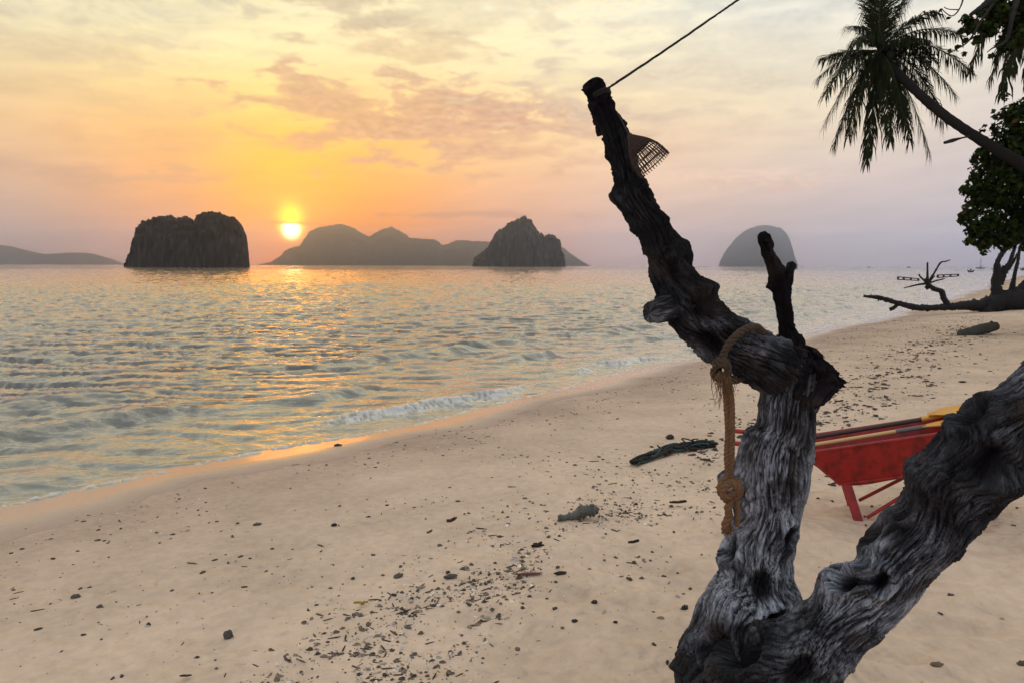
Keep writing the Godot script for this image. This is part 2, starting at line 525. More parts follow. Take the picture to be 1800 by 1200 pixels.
func make_sand() -> void:
	var az := PackedFloat32Array()
	var a := -180.0
	while a < 180.01:
		az.append(deg_to_rad(a))
		a += 0.15 if a > -39.0 and a < 39.0 else 3.0
	var rad := PackedFloat32Array()
	var r := 0.4
	while r < 9800.0:
		rad.append(r)
		if r < 1.8: r *= 1.12
		elif r < 60.0: r *= 1.0075
		else: r *= 1.05
	var nu := rad.size()
	var nv := az.size()
	var v := PackedVector3Array()
	var c := PackedColorArray()
	var uv := PackedVector2Array()
	var skip := PackedByteArray()
	v.resize(nu * nv); c.resize(nu * nv); uv.resize(nu * nv); skip.resize(nu * nv)
	var dry := Color(0.60, 0.45, 0.33)
	var damp := Color(0.45, 0.32, 0.24)
	for i in nu:
		var rr := rad[i]
		for j in nv:
			var x := rr * sin(az[j])
			var z := -rr * cos(az[j])
			var k := i * nv + j
			var d := inland(x, z)
			uv[k] = Vector2(x, z)
			var y := ground(x, z) if rr < 60.0 else shore_height(d)
			if d < -6.0:
				skip[k] = 1
			v[k] = Vector3(x, y, z)
			var t := smoothstep(0.4, 3.6, d + 0.5 * n_soft.get_noise_2d(x * 25.0, z * 25.0))
			var tone := 1.0 + 0.13 * n_soft.get_noise_2d(x * 18.0, z * 18.0) + 0.10 * n_fine.get_noise_2d(x * 60.0, z * 60.0) + 0.10 * n_fine.get_noise_2d(x * 400.0, z * 400.0)
			c[k] = damp.lerp(dry, t) * tone
	var m := paint(Color.WHITE, 0.9, true)
	m.metallic_specular = 0.25
	m.heightmap_enabled = true
	m.heightmap_scale = 4.2
	m.heightmap_texture = tile_height(wave_tile(1.4, 0.012, 0.4, 170, 0.0, TAU, 0.3, 31))
	m.uv1_scale = Vector3(1, 1, 1) / 1.4
	structure("beach_sand", grid(nu, nv, v, c, uv, false, skip, true), m)
	# the wet skin that the last waves left on the sand
	var bands := [[-0.5, 0.36, 0.10, 0.9, 0.0]]
	for k in 9:
		var t := (k + 1) / 9.0
		bands.append([0.36 + 0.06 * k, 0.42 + 0.06 * k, lerpf(0.12, 0.85, t), lerpf(0.85, 0.25, t), t])
	for b in bands:
		var sv := PackedVector3Array()
		var suv := PackedVector2Array()
		var n := 900
		for i in n:
			var s := -3.0 + 90.0 * pow(float(i) / n, 1.6)
			var wob := 1.0 + 0.45 * n_soft.get_noise_2d(s * 16.0, 77.0) + 0.2 * n_soft.get_noise_2d(s * 60.0, 177.0)
			for j in 7:
				var want: float = lerpf(b[0], b[1], j / 6.0)
				if want > 0.0: want *= wob
				# the point at this s whose distance inland is wanted
				var q := want - 7.07
				var x := 0.0
				var z := 0.0
				for it in 4:
					x = 0.785 * q + 0.62 * s
					z = 0.62 * q - 0.785 * s
					q += want - inland(x, z)
				x = 0.785 * q + 0.62 * s
				z = 0.62 * q - 0.785 * s
				sv.append(Vector3(x, ground(x, z) + (0.004 if j < 6 or b[4] < 0.99 else -0.008), z))
				suv.append(Vector2(x, z))
		var wm := paint(lin(lerpf(0.39, 0.45, b[4]), lerpf(0.28, 0.32, b[4]), lerpf(0.205, 0.24, b[4])), b[2])
		wm.metallic_specular = b[3]
		if b[4] > 0.3:
			wm.heightmap_enabled = true
			wm.heightmap_scale = 3.0 * b[4]
			wm.heightmap_texture = m.heightmap_texture
			wm.uv1_scale = m.uv1_scale
		structure("wet_sand", grid(n, 7, sv, PackedColorArray(), suv, false, PackedByteArray(), false), wm)

func make_island(called: String, label: String, outline: Array, depth: float, thick: float, albedo: Color, rough: float, sd: int) -> void:
	var first: Array = outline[0]
	var last: Array = outline[-1]
	var mid := (float(first[0]) + float(last[0])) * 0.5
	var root := thing(called, label, "island", Vector3(spot(mid, 468, depth).x, 0, -depth))
	var nn := noise(1.0, 4, FastNoiseLite.TYPE_SIMPLEX, sd)
	var nu := 220
	var nv := 41
	var v := PackedVector3Array()
	var c := PackedColorArray()
	var wide := metres(float(last[0]) - float(first[0]), depth)
	for i in nu:
		var t := float(i) / (nu - 1)
		t = lerpf(t, 0.5 - 0.5 * cos(t * PI), 0.6)
		var px := lerpf(first[0], last[0], t)
		var k := 0
		while k < outline.size() - 2 and px > outline[k + 1][0]: k += 1
		var w := clampf((px - outline[k][0]) / maxf(float(outline[k + 1][0]) - outline[k][0], 0.01), 0, 1)
		var py := lerpf(outline[k][1], outline[k + 1][1], w)
		var base := spot(px, py, depth)
		var high := maxf(base.y, 0.0)
		high *= 1.0 + 0.045 * (0.5 + 0.5 * rough) * nn.get_noise_1d(px * 0.35)
		var end := sqrt(clampf(1.0 - pow(2.0 * t - 1.0, 4.0), 0.0, 1.0))
		for j in nv:
			var s := 2.0 * j / (nv - 1.0) - 1.0
			var x := base.x
			var z := s * thick * wide * (0.25 + 0.75 * end)
			var dome := pow(clampf(1.0 - pow(absf(s), 3.2), 0.0, 1.0), 0.8)
			var n := nn.get_noise_3d(x / wide * 11.0, s * 3.5, high * dome / wide * 20.0)
			var y := high * dome * (1.0 + (0.10 * rough * n if absf(s) > 0.1 else 0.0)) - 3.0 * (1.0 - dome)
			z += n * wide * 0.05 * rough
			v.append(Vector3(x - root.position.x, y, z))
			var g := 1.0 + 0.5 * nn.get_noise_3d(x / wide * 30.0, z / wide * 30.0, y / wide * 9.0) + 1.6 * smoothstep(0.18, 0.5, nn.get_noise_3d(x / wide * 16.0 + 7.0, z / wide * 9.0, y / wide * 12.0))
			c.append(Color(albedo.r * g, albedo.g * g, albedo.b * g))
	part("rock", grid(nu, nv, v, c, PackedVector2Array()), paint(Color.WHITE, 0.95, true), root)

func make_islands() -> void:
	make_island("rock_island", "dark steep rock island with two humps left of the setting sun",
		[[223, 468], [224, 465], [236, 456], [240, 440], [247, 416], [250, 394], [268, 389], [280, 387], [283, 381], [296, 380], [303, 384], [330, 385], [345, 391], [351, 394], [354, 382], [362, 376], [375, 374], [392, 379], [410, 385], [420, 394], [427, 408], [429, 440], [430, 464], [431, 468]], 620.0, 0.25, Color(0.030, 0.024, 0.022), 1.0, 41)
	make_island("rock_island", "grey jagged peaked rock island in front of the pale range",
		[[830, 471], [831, 466], [834, 452], [845, 446], [858, 435], [866, 420], [872, 410], [886, 401], [893, 394], [906, 392], [911, 386], [922, 382], [933, 388], [941, 400], [944, 407], [952, 411], [957, 417], [964, 413], [976, 414], [978, 420], [985, 424], [986, 440], [992, 450], [993, 466], [994, 471]], 1700.0, 0.3, Color(0.035, 0.035, 0.035), 0.8, 42)
	make_island("mountain_island", "long hazy mauve mountain island just right of the sun",
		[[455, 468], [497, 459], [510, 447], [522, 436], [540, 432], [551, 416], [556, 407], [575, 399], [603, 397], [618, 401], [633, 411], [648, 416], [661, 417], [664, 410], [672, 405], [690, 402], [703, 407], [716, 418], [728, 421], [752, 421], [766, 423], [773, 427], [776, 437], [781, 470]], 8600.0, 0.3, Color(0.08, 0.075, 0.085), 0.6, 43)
	make_island("mountain_island", "pale distant mountain range behind the grey peaked island",
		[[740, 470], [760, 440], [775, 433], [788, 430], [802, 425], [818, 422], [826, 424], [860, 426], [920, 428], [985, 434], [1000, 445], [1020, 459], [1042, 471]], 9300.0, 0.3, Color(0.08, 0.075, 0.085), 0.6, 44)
	make_island("dome_island", "smooth blue grey dome shaped island behind the upright snag",
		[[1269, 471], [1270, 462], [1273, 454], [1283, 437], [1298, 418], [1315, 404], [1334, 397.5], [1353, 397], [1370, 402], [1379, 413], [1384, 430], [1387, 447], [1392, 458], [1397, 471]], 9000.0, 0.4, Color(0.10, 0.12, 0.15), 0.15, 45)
	make_island("mountain_island", "faint hazy mountain island low on the left horizon",
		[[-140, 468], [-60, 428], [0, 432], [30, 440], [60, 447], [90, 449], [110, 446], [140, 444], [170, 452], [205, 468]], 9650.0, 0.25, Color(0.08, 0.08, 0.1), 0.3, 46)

# ------------------------------------------------------------------ a soup of shapes that becomes one mesh
var sv := PackedVector3Array()
var sn := PackedVector3Array()
var sc := PackedColorArray()
var si := PackedInt32Array()
var tint := Color.WHITE

func soup() -> void:
	sv = PackedVector3Array()
	sn = PackedVector3Array()
	sc = PackedColorArray()
	si = PackedInt32Array()
	tint = Color.WHITE

func soup_mesh() -> ArrayMesh:
	var arr := []
	arr.resize(Mesh.ARRAY_MAX)
	arr[Mesh.ARRAY_VERTEX] = sv
	arr[Mesh.ARRAY_NORMAL] = sn
	arr[Mesh.ARRAY_COLOR] = sc
	arr[Mesh.ARRAY_INDEX] = si
	var m := ArrayMesh.new()
	m.add_surface_from_arrays(Mesh.PRIMITIVE_TRIANGLES, arr)
	return m

func vert(p: Vector3, n: Vector3) -> int:
	sv.append(p); sn.append(n); sc.append(tint)
	return sv.size() - 1

func tri(a: Vector3, b: Vector3, c: Vector3) -> void:
	var n := (c - a).cross(b - a).normalized()
	var k := vert(a, n)
	vert(b, n); vert(c, n)
	si.append_array([k, k + 1, k + 2])

func quad(a: Vector3, b: Vector3, c: Vector3, d: Vector3) -> void:
	var n := (c - a).cross(b - a).normalized()
	if n == Vector3.ZERO: n = (d - a).cross(c - a).normalized()
	var k := vert(a, n)
	vert(b, n); vert(c, n); vert(d, n)
	si.append_array([k, k + 1, k + 2, k, k + 2, k + 3])

func spline(p: PackedVector3Array, t: float) -> Vector3:
	var n := p.size() - 1
	var f := clampf(t, 0.0, 1.0) * n
	var i := mini(int(f), n - 1)
	var u := f - i
	return p[i].cubic_interpolate(p[i + 1], p[maxi(i - 1, 0)], p[mini(i + 2, n)], u)

func along(r: PackedFloat32Array, t: float) -> float:
	var n := r.size() - 1
	var f := clampf(t, 0.0, 1.0) * n
	var i := mini(int(f), n - 1)
	return cubic_interpolate(r[i], r[i + 1], r[maxi(i - 1, 0)], r[mini(i + 2, n)], f - i)

# points resampled along the spline
func smooth_path(p: PackedVector3Array, n: int) -> PackedVector3Array:
	var o := PackedVector3Array()
	for i in n:
		o.append(spline(p, float(i) / (n - 1)))
	return o

func tube(p: PackedVector3Array, r: PackedFloat32Array, sides := 8, caps := true, lumps := 0.0) -> void:
	var n := p.size()
	var up := Vector3.UP
	var first := sv.size()
	var dir := (p[1] - p[0]).normalized()
	if absf(dir.dot(up)) > 0.95: up = Vector3.RIGHT
	var side := dir.cross(up).normalized()
	for i in n:
		dir = (p[mini(i + 1, n - 1)] - p[maxi(i - 1, 0)]).normalized()
		side = (side - dir * side.dot(dir)).normalized()
		var other := dir.cross(side)
		for j in sides:
			var a := TAU * j / sides
			var d := side * cos(a) + other * sin(a)
			var q := r[mini(i, r.size() - 1)]
			if lumps > 0.0:
				q *= 1.0 + lumps * n_soft.get_noise_3d((p[i].x + d.x * q) * 900.0, (p[i].y + d.y * q) * 900.0, (p[i].z + d.z * q) * 900.0)
			vert(p[i] + d * q, d)
	for i in n - 1:
		for j in sides:
			var a := first + i * sides + j
			var b := first + i * sides + (j + 1) % sides
			si.append_array([a, a + sides, b, b, a + sides, b + sides])
	if caps:
		for e in 2:
			var i := 0 if e == 0 else n - 1
			var d: Vector3 = (p[0] - p[1]).normalized() if e == 0 else (p[n - 1] - p[n - 2]).normalized()
			var k := vert(p[i], d)
			for j in sides:
				vert(sv[first + i * sides + j], d)
			for j in sides:
				if e == 0: si.append_array([k, k + 1 + j, k + 1 + (j + 1) % sides])
				else: si.append_array([k, k + 1 + (j + 1) % sides, k + 1 + j])

func bar(a: Vector3, b: Vector3, r: float, sides := 6) -> void:
	tube(PackedVector3Array([a, b]), PackedFloat32Array([r, r]), sides)

# a box with chamfered long edges: from a to b, w wide along wd and h high
func beam(a: Vector3, b: Vector3, wd: Vector3, w: float, h: float) -> void:
	var d := (b - a).normalized()
	var u := d.cross(wd).normalized()
	var s := wd - d * wd.dot(d)
	s = s.normalized()
	var k := minf(w, h) * 0.16
	var ring := [[-w / 2 + k, -h / 2], [w / 2 - k, -h / 2], [w / 2, -h / 2 + k], [w / 2, h / 2 - k], [w / 2 - k, h / 2], [-w / 2 + k, h / 2], [-w / 2, h / 2 - k], [-w / 2, -h / 2 + k]]
	for i in 8:
		var p: Array = ring[i]
		var q: Array = ring[(i + 1) % 8]
		var o1: Vector3 = s * p[0] + u * p[1]
		var o2: Vector3 = s * q[0] + u * q[1]
		both(a + o1, a + o2, b + o2, b + o1, o1 + o2)
	for i in range(1, 7):
		for e in [a, b]:
			var o0: Vector3 = s * ring[0][0] + u * ring[0][1]
			var o1: Vector3 = s * ring[i][0] + u * ring[i][1]
			var o2: Vector3 = s * ring[i + 1][0] + u * ring[i + 1][1]
			var want: Vector3 = (a - b) if e == a else (b - a)
			var n := (o2 - o0).cross(o1 - o0)
			if n.dot(want) > 0: tri(e + o0, e + o1, e + o2)
			else: tri(e + o0, e + o2, e + o1)

# a quad turned so that its front looks along out
func both(a: Vector3, b: Vector3, c: Vector3, d: Vector3, out: Vector3) -> void:
	if (c - a).cross(b - a).dot(out) >= 0.0: quad(a, b, c, d)
	else: quad(a, d, c, b)

func ring_tube(centre: Vector3, axis: Vector3, radius: float, r: float, n := 40, sides := 6) -> void:
	var e := axis.normalized()
	var s := e.cross(Vector3.UP if absf(e.y) < 0.9 else Vector3.RIGHT).normalized()
	var o := e.cross(s)
	var p := PackedVector3Array()
	for i in n + 1:
		var a := TAU * i / n
		p.append(centre + (s * cos(a) + o * sin(a)) * radius)
	tube(p, PackedFloat32Array([r]), sides, false)

# a laid rope: three strands twisted round a path
func laid_rope(p: PackedVector3Array, r: float, pitch: float, sides := 7) -> void:
	var n := p.size()
	var run := 0.0
	var side := Vector3.RIGHT
	var dir := (p[1] - p[0]).normalized()
	if absf(dir.dot(side)) > 0.9: side = Vector3.FORWARD
	var s := []
	var o := []
	var ph := PackedFloat32Array()
	for i in n:
		dir = (p[mini(i + 1, n - 1)] - p[maxi(i - 1, 0)]).normalized()
		side = (side - dir * side.dot(dir)).normalized()
		s.append(side)
		o.append(dir.cross(side))
		ph.append(TAU * run / pitch)
		if i < n - 1: run += p[i].distance_to(p[i + 1])
	for k in 3:
		var q := PackedVector3Array()
		for i in n:
			var a := ph[i] + TAU * k / 3.0
			q.append(p[i] + (s[i] * cos(a) + o[i] * sin(a)) * r * 0.52)
		tint = Color(1, 1, 1) * (0.86 + 0.14 * k)
		tint.a = 1.0
		tube(q, PackedFloat32Array([r * 0.55]), sides, true)
	tint = Color.WHITE

# path resampled at even steps
func even(p: PackedVector3Array, step: float) -> PackedVector3Array:
	var d := smooth_path(p, p.size() * 24)
	var o := PackedVector3Array([d[0]])
	var run := 0.0
	for i in range(1, d.size()):
		run += d[i].distance_to(d[i - 1])
		if run >= step:
			o.append(d[i])
			run = 0.0
	o.append(d[d.size() - 1])
	return o

# a worn lump: a sphere bent by noise
func lump_mesh(sd: int, flat: float, rough: float, n := 7) -> ArrayMesh:
	var nn := noise(0.9, 3, FastNoiseLite.TYPE_SIMPLEX, sd)
	var v := PackedVector3Array()
	var m := n * 2 + 1
	for i in n + 1:
		var th := PI * i / n
		for j in m:
			var ph := TAU * (j % (m - 1)) / (m - 1)
			var d := Vector3(sin(th) * cos(ph), cos(th), sin(th) * sin(ph))
			var q := 1.0 + rough * nn.get_noise_3dv(d * 1.3)
			v.append(Vector3(d.x * q, d.y * q * flat, d.z * q * 0.8))
	return grid(n + 1, m, v, PackedColorArray(), PackedVector2Array(), true, PackedByteArray(), true)

# ------------------------------------------------------------------ the dead tree in front
# stations: px, py, depth, half width in pixels of the photograph
# knots: place along 0..1, angle (0 faces the eye, + to the right seen along the log), size (m), depth (m; negative is a hollow)
func wood(stations: Array, step: float, around: int, grain: float, silver: Array, knots: Array, sd: int, chip := 0.0, top := true) -> ArrayMesh:
	var cp := PackedVector3Array()
	var cr := PackedFloat32Array()
	for s in stations:
		cp.append(spot(s[0], s[1], s[2]))
		cr.append(metres(s[3], s[2]))
	var d := smooth_path(cp, 400)
	var total := 0.0
	for i in range(1, 400): total += d[i].distance_to(d[i - 1])
	var nu := int(total / step) + 1
	var path := PackedVector3Array()
	var rr := PackedFloat32Array()
	var tt := PackedFloat32Array()
	var run := 0.0
	var k := 0
	for i in 400:
		if i > 0: run += d[i].distance_to(d[i - 1])
		while k < nu and run >= total * k / (nu - 1) - 1e-5:
			path.append(d[i]); rr.append(along(cr, i / 399.0)); tt.append(i / 399.0)
			k += 1
	# smooth what the sampling made uneven
	for pass_ in 3:
		for i in range(1, path.size() - 1):
			path[i] = (path[i - 1] + path[i] * 2.0 + path[i + 1]) / 4.0
	nu = path.size()
	var nv := around + 1
	var v := PackedVector3Array()
	var c := PackedColorArray()
	var uv := PackedVector2Array()
	v.resize(nu * nv); c.resize(nu * nv); uv.resize(nu * nv)
	var a_low := noise(3.2, 2, FastNoiseLite.TYPE_SIMPLEX_SMOOTH, sd)
	var a_mid := noise(9.0, 3, FastNoiseLite.TYPE_SIMPLEX_SMOOTH, sd + 1)
	var a_grain := noise(1.0, 2, FastNoiseLite.TYPE_SIMPLEX_SMOOTH, sd + 2)
	var a_fine := noise(1.0, 2, FastNoiseLite.TYPE_SIMPLEX, sd + 3)
	var a_tone := noise(1.0, 3, FastNoiseLite.TYPE_SIMPLEX, sd + 4)
	var a_chip := noise(26.0, 2, FastNoiseLite.TYPE_CELLULAR, sd + 5)
	a_chip.cellular_return_type = FastNoiseLite.RETURN_CELL_VALUE
	a_chip.domain_warp_enabled = true
	a_chip.domain_warp_amplitude = 0.03
	a_chip.domain_warp_frequency = 18.0
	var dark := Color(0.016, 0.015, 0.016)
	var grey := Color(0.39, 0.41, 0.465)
	var brown := Color(0.085, 0.062, 0.05)
	var ahead := -(eye_basis.z)
	var side := Vector3.RIGHT
	for i in nu:
		var dir := (path[mini(i + 1, nu - 1)] - path[maxi(i - 1, 0)]).normalized()
		# angle 0 always looks at the eye
		var toward := (eye_pos - path[i])
		toward = (toward - dir * toward.dot(dir)).normalized()
		side = dir.cross(toward)
		var s := total * i / (nu - 1)
		var r := rr[i]
		var lum: float = 0.0
		var f := tt[i] * (silver.size() - 1)
		var fi := mini(int(f), silver.size() - 2)
		lum = lerpf(silver[fi], silver[fi + 1], f - fi)
		for j in nv:
			var a := TAU * (j % around) / around
			var out := toward * cos(a) + side * sin(a)
			var p := path[i] + out * r
			var low := a_low.get_noise_3dv(p)
			var mid := a_mid.get_noise_3dv(p)
			var disp := 0.07 * r * low + 0.006 * mid - 0.05 * r
			# knots and hollows bend the grain round them
			var bend := 0.0
			var hollow := 0.0
			for q in knots:
				var ds := s - total * (q[0] as float)
				var da: float = wrapf(a - q[1], -PI, PI) * r
				var dd: float = (ds * ds * 0.55 + da * da) / (q[2] * q[2])
				if dd < 6.0:
					var g := exp(-dd)
					disp += q[3] * g
					if q[3] < 0.0:
						disp -= q[3] * 0.85 * exp(-pow(sqrt(dd) - 1.25, 2.0) * 5.0)
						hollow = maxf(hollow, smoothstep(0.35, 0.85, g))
					bend += da / r * exp(-dd * 0.45) * 1.1
			# the grain: long ridges with wavy courses
			var w := a + bend * 0.8 + 0.18 * low + 0.05 * mid
			var gx := cos(w) * r
			var gz := sin(w) * r
			var course := s * 2.3
			var n1 := a_grain.get_noise_3d(gx * 44.0, course, gz * 44.0)
			var n2 := a_fine.get_noise_3d(gx * 120.0, course * 2.0, gz * 120.0)
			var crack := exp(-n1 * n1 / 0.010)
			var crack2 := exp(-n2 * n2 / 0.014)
			disp += grain * (0.006 * absf(n1) * 2.0 - 0.0115 * crack - 0.0045 * crack2)
			var ch := 0.0
			if chip > 0.0:
				ch = a_chip.get_noise_3d(p.x, p.y * 0.55, p.z)
				var where := clampf(0.5 + 1.4 * mid + (0.5 - lum), 0.0, 1.0) * chip
				disp += where * 0.014 * ch
			var taper := 1.0
			if i > nu - 4 and top: taper = [0.0, 0.55, 0.85][nu - 1 - i]
			v[i * nv + j] = path[i] + out * (r + disp) * taper
			# colour of the wood: silver where it weathered, black where it charred
			var tone := a_tone.get_noise_3d(gx * 120.0, s * 9.0, gz * 120.0)
			var patch := a_tone.get_noise_3d(p.x * 6.0, p.y * 6.0, p.z * 6.0)
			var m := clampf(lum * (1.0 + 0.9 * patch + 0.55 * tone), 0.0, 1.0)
			m *= (1.0 - 0.85 * hollow) * (1.0 - 0.6 * crack) * (1.0 - 0.35 * crack2)  # hollows and cracks are coloured darker, apart from the char
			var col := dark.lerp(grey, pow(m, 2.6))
			col = col.lerp(brown, clampf(0.6 * a_tone.get_noise_3d(p.x * 4.0 + 9.0, p.y * 4.0, p.z * 4.0), 0.0, 0.4))
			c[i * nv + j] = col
			uv[i * nv + j] = Vector2((TAU * j / around + w - a) * 6.0 / TAU, s * 0.7)
	return grid(nu, nv, v, c, uv, true)

var wood_mat: StandardMaterial3D

func make_tree() -> void:
	wood_mat = paint(Color.WHITE, 0.92, true)
	wood_mat.metallic_specular = 0.22
	wood_mat.heightmap_enabled = true
	wood_mat.heightmap_scale = 0.9
	wood_mat.heightmap_texture = noise_tex(noise(0.035, 4, FastNoiseLite.TYPE_SIMPLEX, 61), 512)
	var root := thing("dead_tree", "large forked dead driftwood tree with charred grey twisted trunks in the foreground", "tree")
	# the upright trunk
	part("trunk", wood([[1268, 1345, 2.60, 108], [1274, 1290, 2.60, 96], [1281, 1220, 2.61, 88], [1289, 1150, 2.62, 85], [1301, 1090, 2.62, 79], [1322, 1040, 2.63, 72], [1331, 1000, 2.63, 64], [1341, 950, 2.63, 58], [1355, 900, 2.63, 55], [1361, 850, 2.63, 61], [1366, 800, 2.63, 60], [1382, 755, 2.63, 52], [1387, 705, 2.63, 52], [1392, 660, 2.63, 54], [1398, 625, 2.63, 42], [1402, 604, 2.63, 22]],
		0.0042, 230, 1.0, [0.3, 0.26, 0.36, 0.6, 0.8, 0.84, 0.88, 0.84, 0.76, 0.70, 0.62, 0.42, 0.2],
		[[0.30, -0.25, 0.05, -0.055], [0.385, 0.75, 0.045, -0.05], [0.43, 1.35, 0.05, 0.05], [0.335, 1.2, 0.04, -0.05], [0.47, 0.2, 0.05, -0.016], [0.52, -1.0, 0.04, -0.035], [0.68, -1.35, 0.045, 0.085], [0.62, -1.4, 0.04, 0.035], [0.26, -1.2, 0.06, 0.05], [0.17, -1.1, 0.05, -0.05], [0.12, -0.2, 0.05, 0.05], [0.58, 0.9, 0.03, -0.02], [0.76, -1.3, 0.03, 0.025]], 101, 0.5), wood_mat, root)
	# the long limb that leans over the sea
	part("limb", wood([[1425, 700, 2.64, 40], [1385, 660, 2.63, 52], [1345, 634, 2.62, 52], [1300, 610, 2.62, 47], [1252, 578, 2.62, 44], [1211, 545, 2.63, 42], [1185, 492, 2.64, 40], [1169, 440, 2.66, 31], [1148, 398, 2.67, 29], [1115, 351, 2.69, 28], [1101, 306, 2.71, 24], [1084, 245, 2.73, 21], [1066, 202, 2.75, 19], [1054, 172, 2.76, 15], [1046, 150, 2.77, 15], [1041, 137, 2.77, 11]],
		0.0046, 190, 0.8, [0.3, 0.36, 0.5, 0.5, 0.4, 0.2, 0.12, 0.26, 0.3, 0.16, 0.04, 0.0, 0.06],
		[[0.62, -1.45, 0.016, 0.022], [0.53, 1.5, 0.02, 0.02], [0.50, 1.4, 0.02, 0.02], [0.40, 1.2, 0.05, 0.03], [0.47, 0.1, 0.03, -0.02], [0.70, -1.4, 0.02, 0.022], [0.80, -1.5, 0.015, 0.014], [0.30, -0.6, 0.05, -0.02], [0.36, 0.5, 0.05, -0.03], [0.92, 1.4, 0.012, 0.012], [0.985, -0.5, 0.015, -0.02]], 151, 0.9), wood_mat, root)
	# the leaning trunk at the right
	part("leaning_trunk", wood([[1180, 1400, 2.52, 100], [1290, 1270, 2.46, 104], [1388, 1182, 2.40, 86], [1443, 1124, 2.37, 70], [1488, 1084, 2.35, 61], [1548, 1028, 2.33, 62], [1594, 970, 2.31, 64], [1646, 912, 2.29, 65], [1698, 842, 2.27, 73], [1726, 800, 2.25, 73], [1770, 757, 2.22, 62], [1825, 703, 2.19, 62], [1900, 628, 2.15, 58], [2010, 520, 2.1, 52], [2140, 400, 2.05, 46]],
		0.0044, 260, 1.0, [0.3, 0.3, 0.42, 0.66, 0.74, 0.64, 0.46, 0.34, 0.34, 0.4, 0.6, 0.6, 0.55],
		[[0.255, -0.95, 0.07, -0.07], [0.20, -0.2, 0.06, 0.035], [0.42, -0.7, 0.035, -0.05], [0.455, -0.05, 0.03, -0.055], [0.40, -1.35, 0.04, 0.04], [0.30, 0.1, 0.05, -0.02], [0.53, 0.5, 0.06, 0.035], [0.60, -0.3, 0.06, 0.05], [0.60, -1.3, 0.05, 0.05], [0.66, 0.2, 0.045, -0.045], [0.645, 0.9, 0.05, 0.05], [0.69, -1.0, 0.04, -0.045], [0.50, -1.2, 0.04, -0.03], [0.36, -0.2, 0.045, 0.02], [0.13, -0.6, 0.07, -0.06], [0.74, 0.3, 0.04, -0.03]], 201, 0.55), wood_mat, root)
	# the upright snag with its two prongs
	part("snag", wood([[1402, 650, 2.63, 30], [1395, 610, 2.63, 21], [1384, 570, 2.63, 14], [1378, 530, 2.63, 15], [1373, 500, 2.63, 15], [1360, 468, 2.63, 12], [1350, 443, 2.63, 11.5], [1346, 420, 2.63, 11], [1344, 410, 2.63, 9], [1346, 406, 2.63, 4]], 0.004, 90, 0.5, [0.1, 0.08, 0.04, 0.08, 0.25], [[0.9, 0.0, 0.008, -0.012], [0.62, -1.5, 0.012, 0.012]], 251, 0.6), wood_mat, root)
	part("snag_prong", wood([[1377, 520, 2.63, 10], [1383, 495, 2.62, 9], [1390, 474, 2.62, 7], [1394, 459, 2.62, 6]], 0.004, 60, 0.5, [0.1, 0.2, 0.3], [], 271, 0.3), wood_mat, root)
	# the black burl at the bend
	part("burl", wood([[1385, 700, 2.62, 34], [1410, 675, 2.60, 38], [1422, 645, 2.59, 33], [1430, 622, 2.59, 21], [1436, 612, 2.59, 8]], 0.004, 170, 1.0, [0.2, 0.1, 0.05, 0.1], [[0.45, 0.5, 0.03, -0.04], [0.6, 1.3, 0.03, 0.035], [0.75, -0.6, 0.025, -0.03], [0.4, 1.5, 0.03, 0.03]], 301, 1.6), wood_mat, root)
	# the sawn stub
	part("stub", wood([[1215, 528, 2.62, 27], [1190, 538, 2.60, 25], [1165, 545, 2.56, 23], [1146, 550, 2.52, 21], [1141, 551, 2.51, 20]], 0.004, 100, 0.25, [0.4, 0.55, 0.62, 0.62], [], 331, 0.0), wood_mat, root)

# ------------------------------------------------------------------ rope, lamp shade, line
func pts(a: Array) -> PackedVector3Array:
	var p := PackedVector3Array()
	for q in a:
		p.append(spot(q[0], q[1], q[2]))
	return p

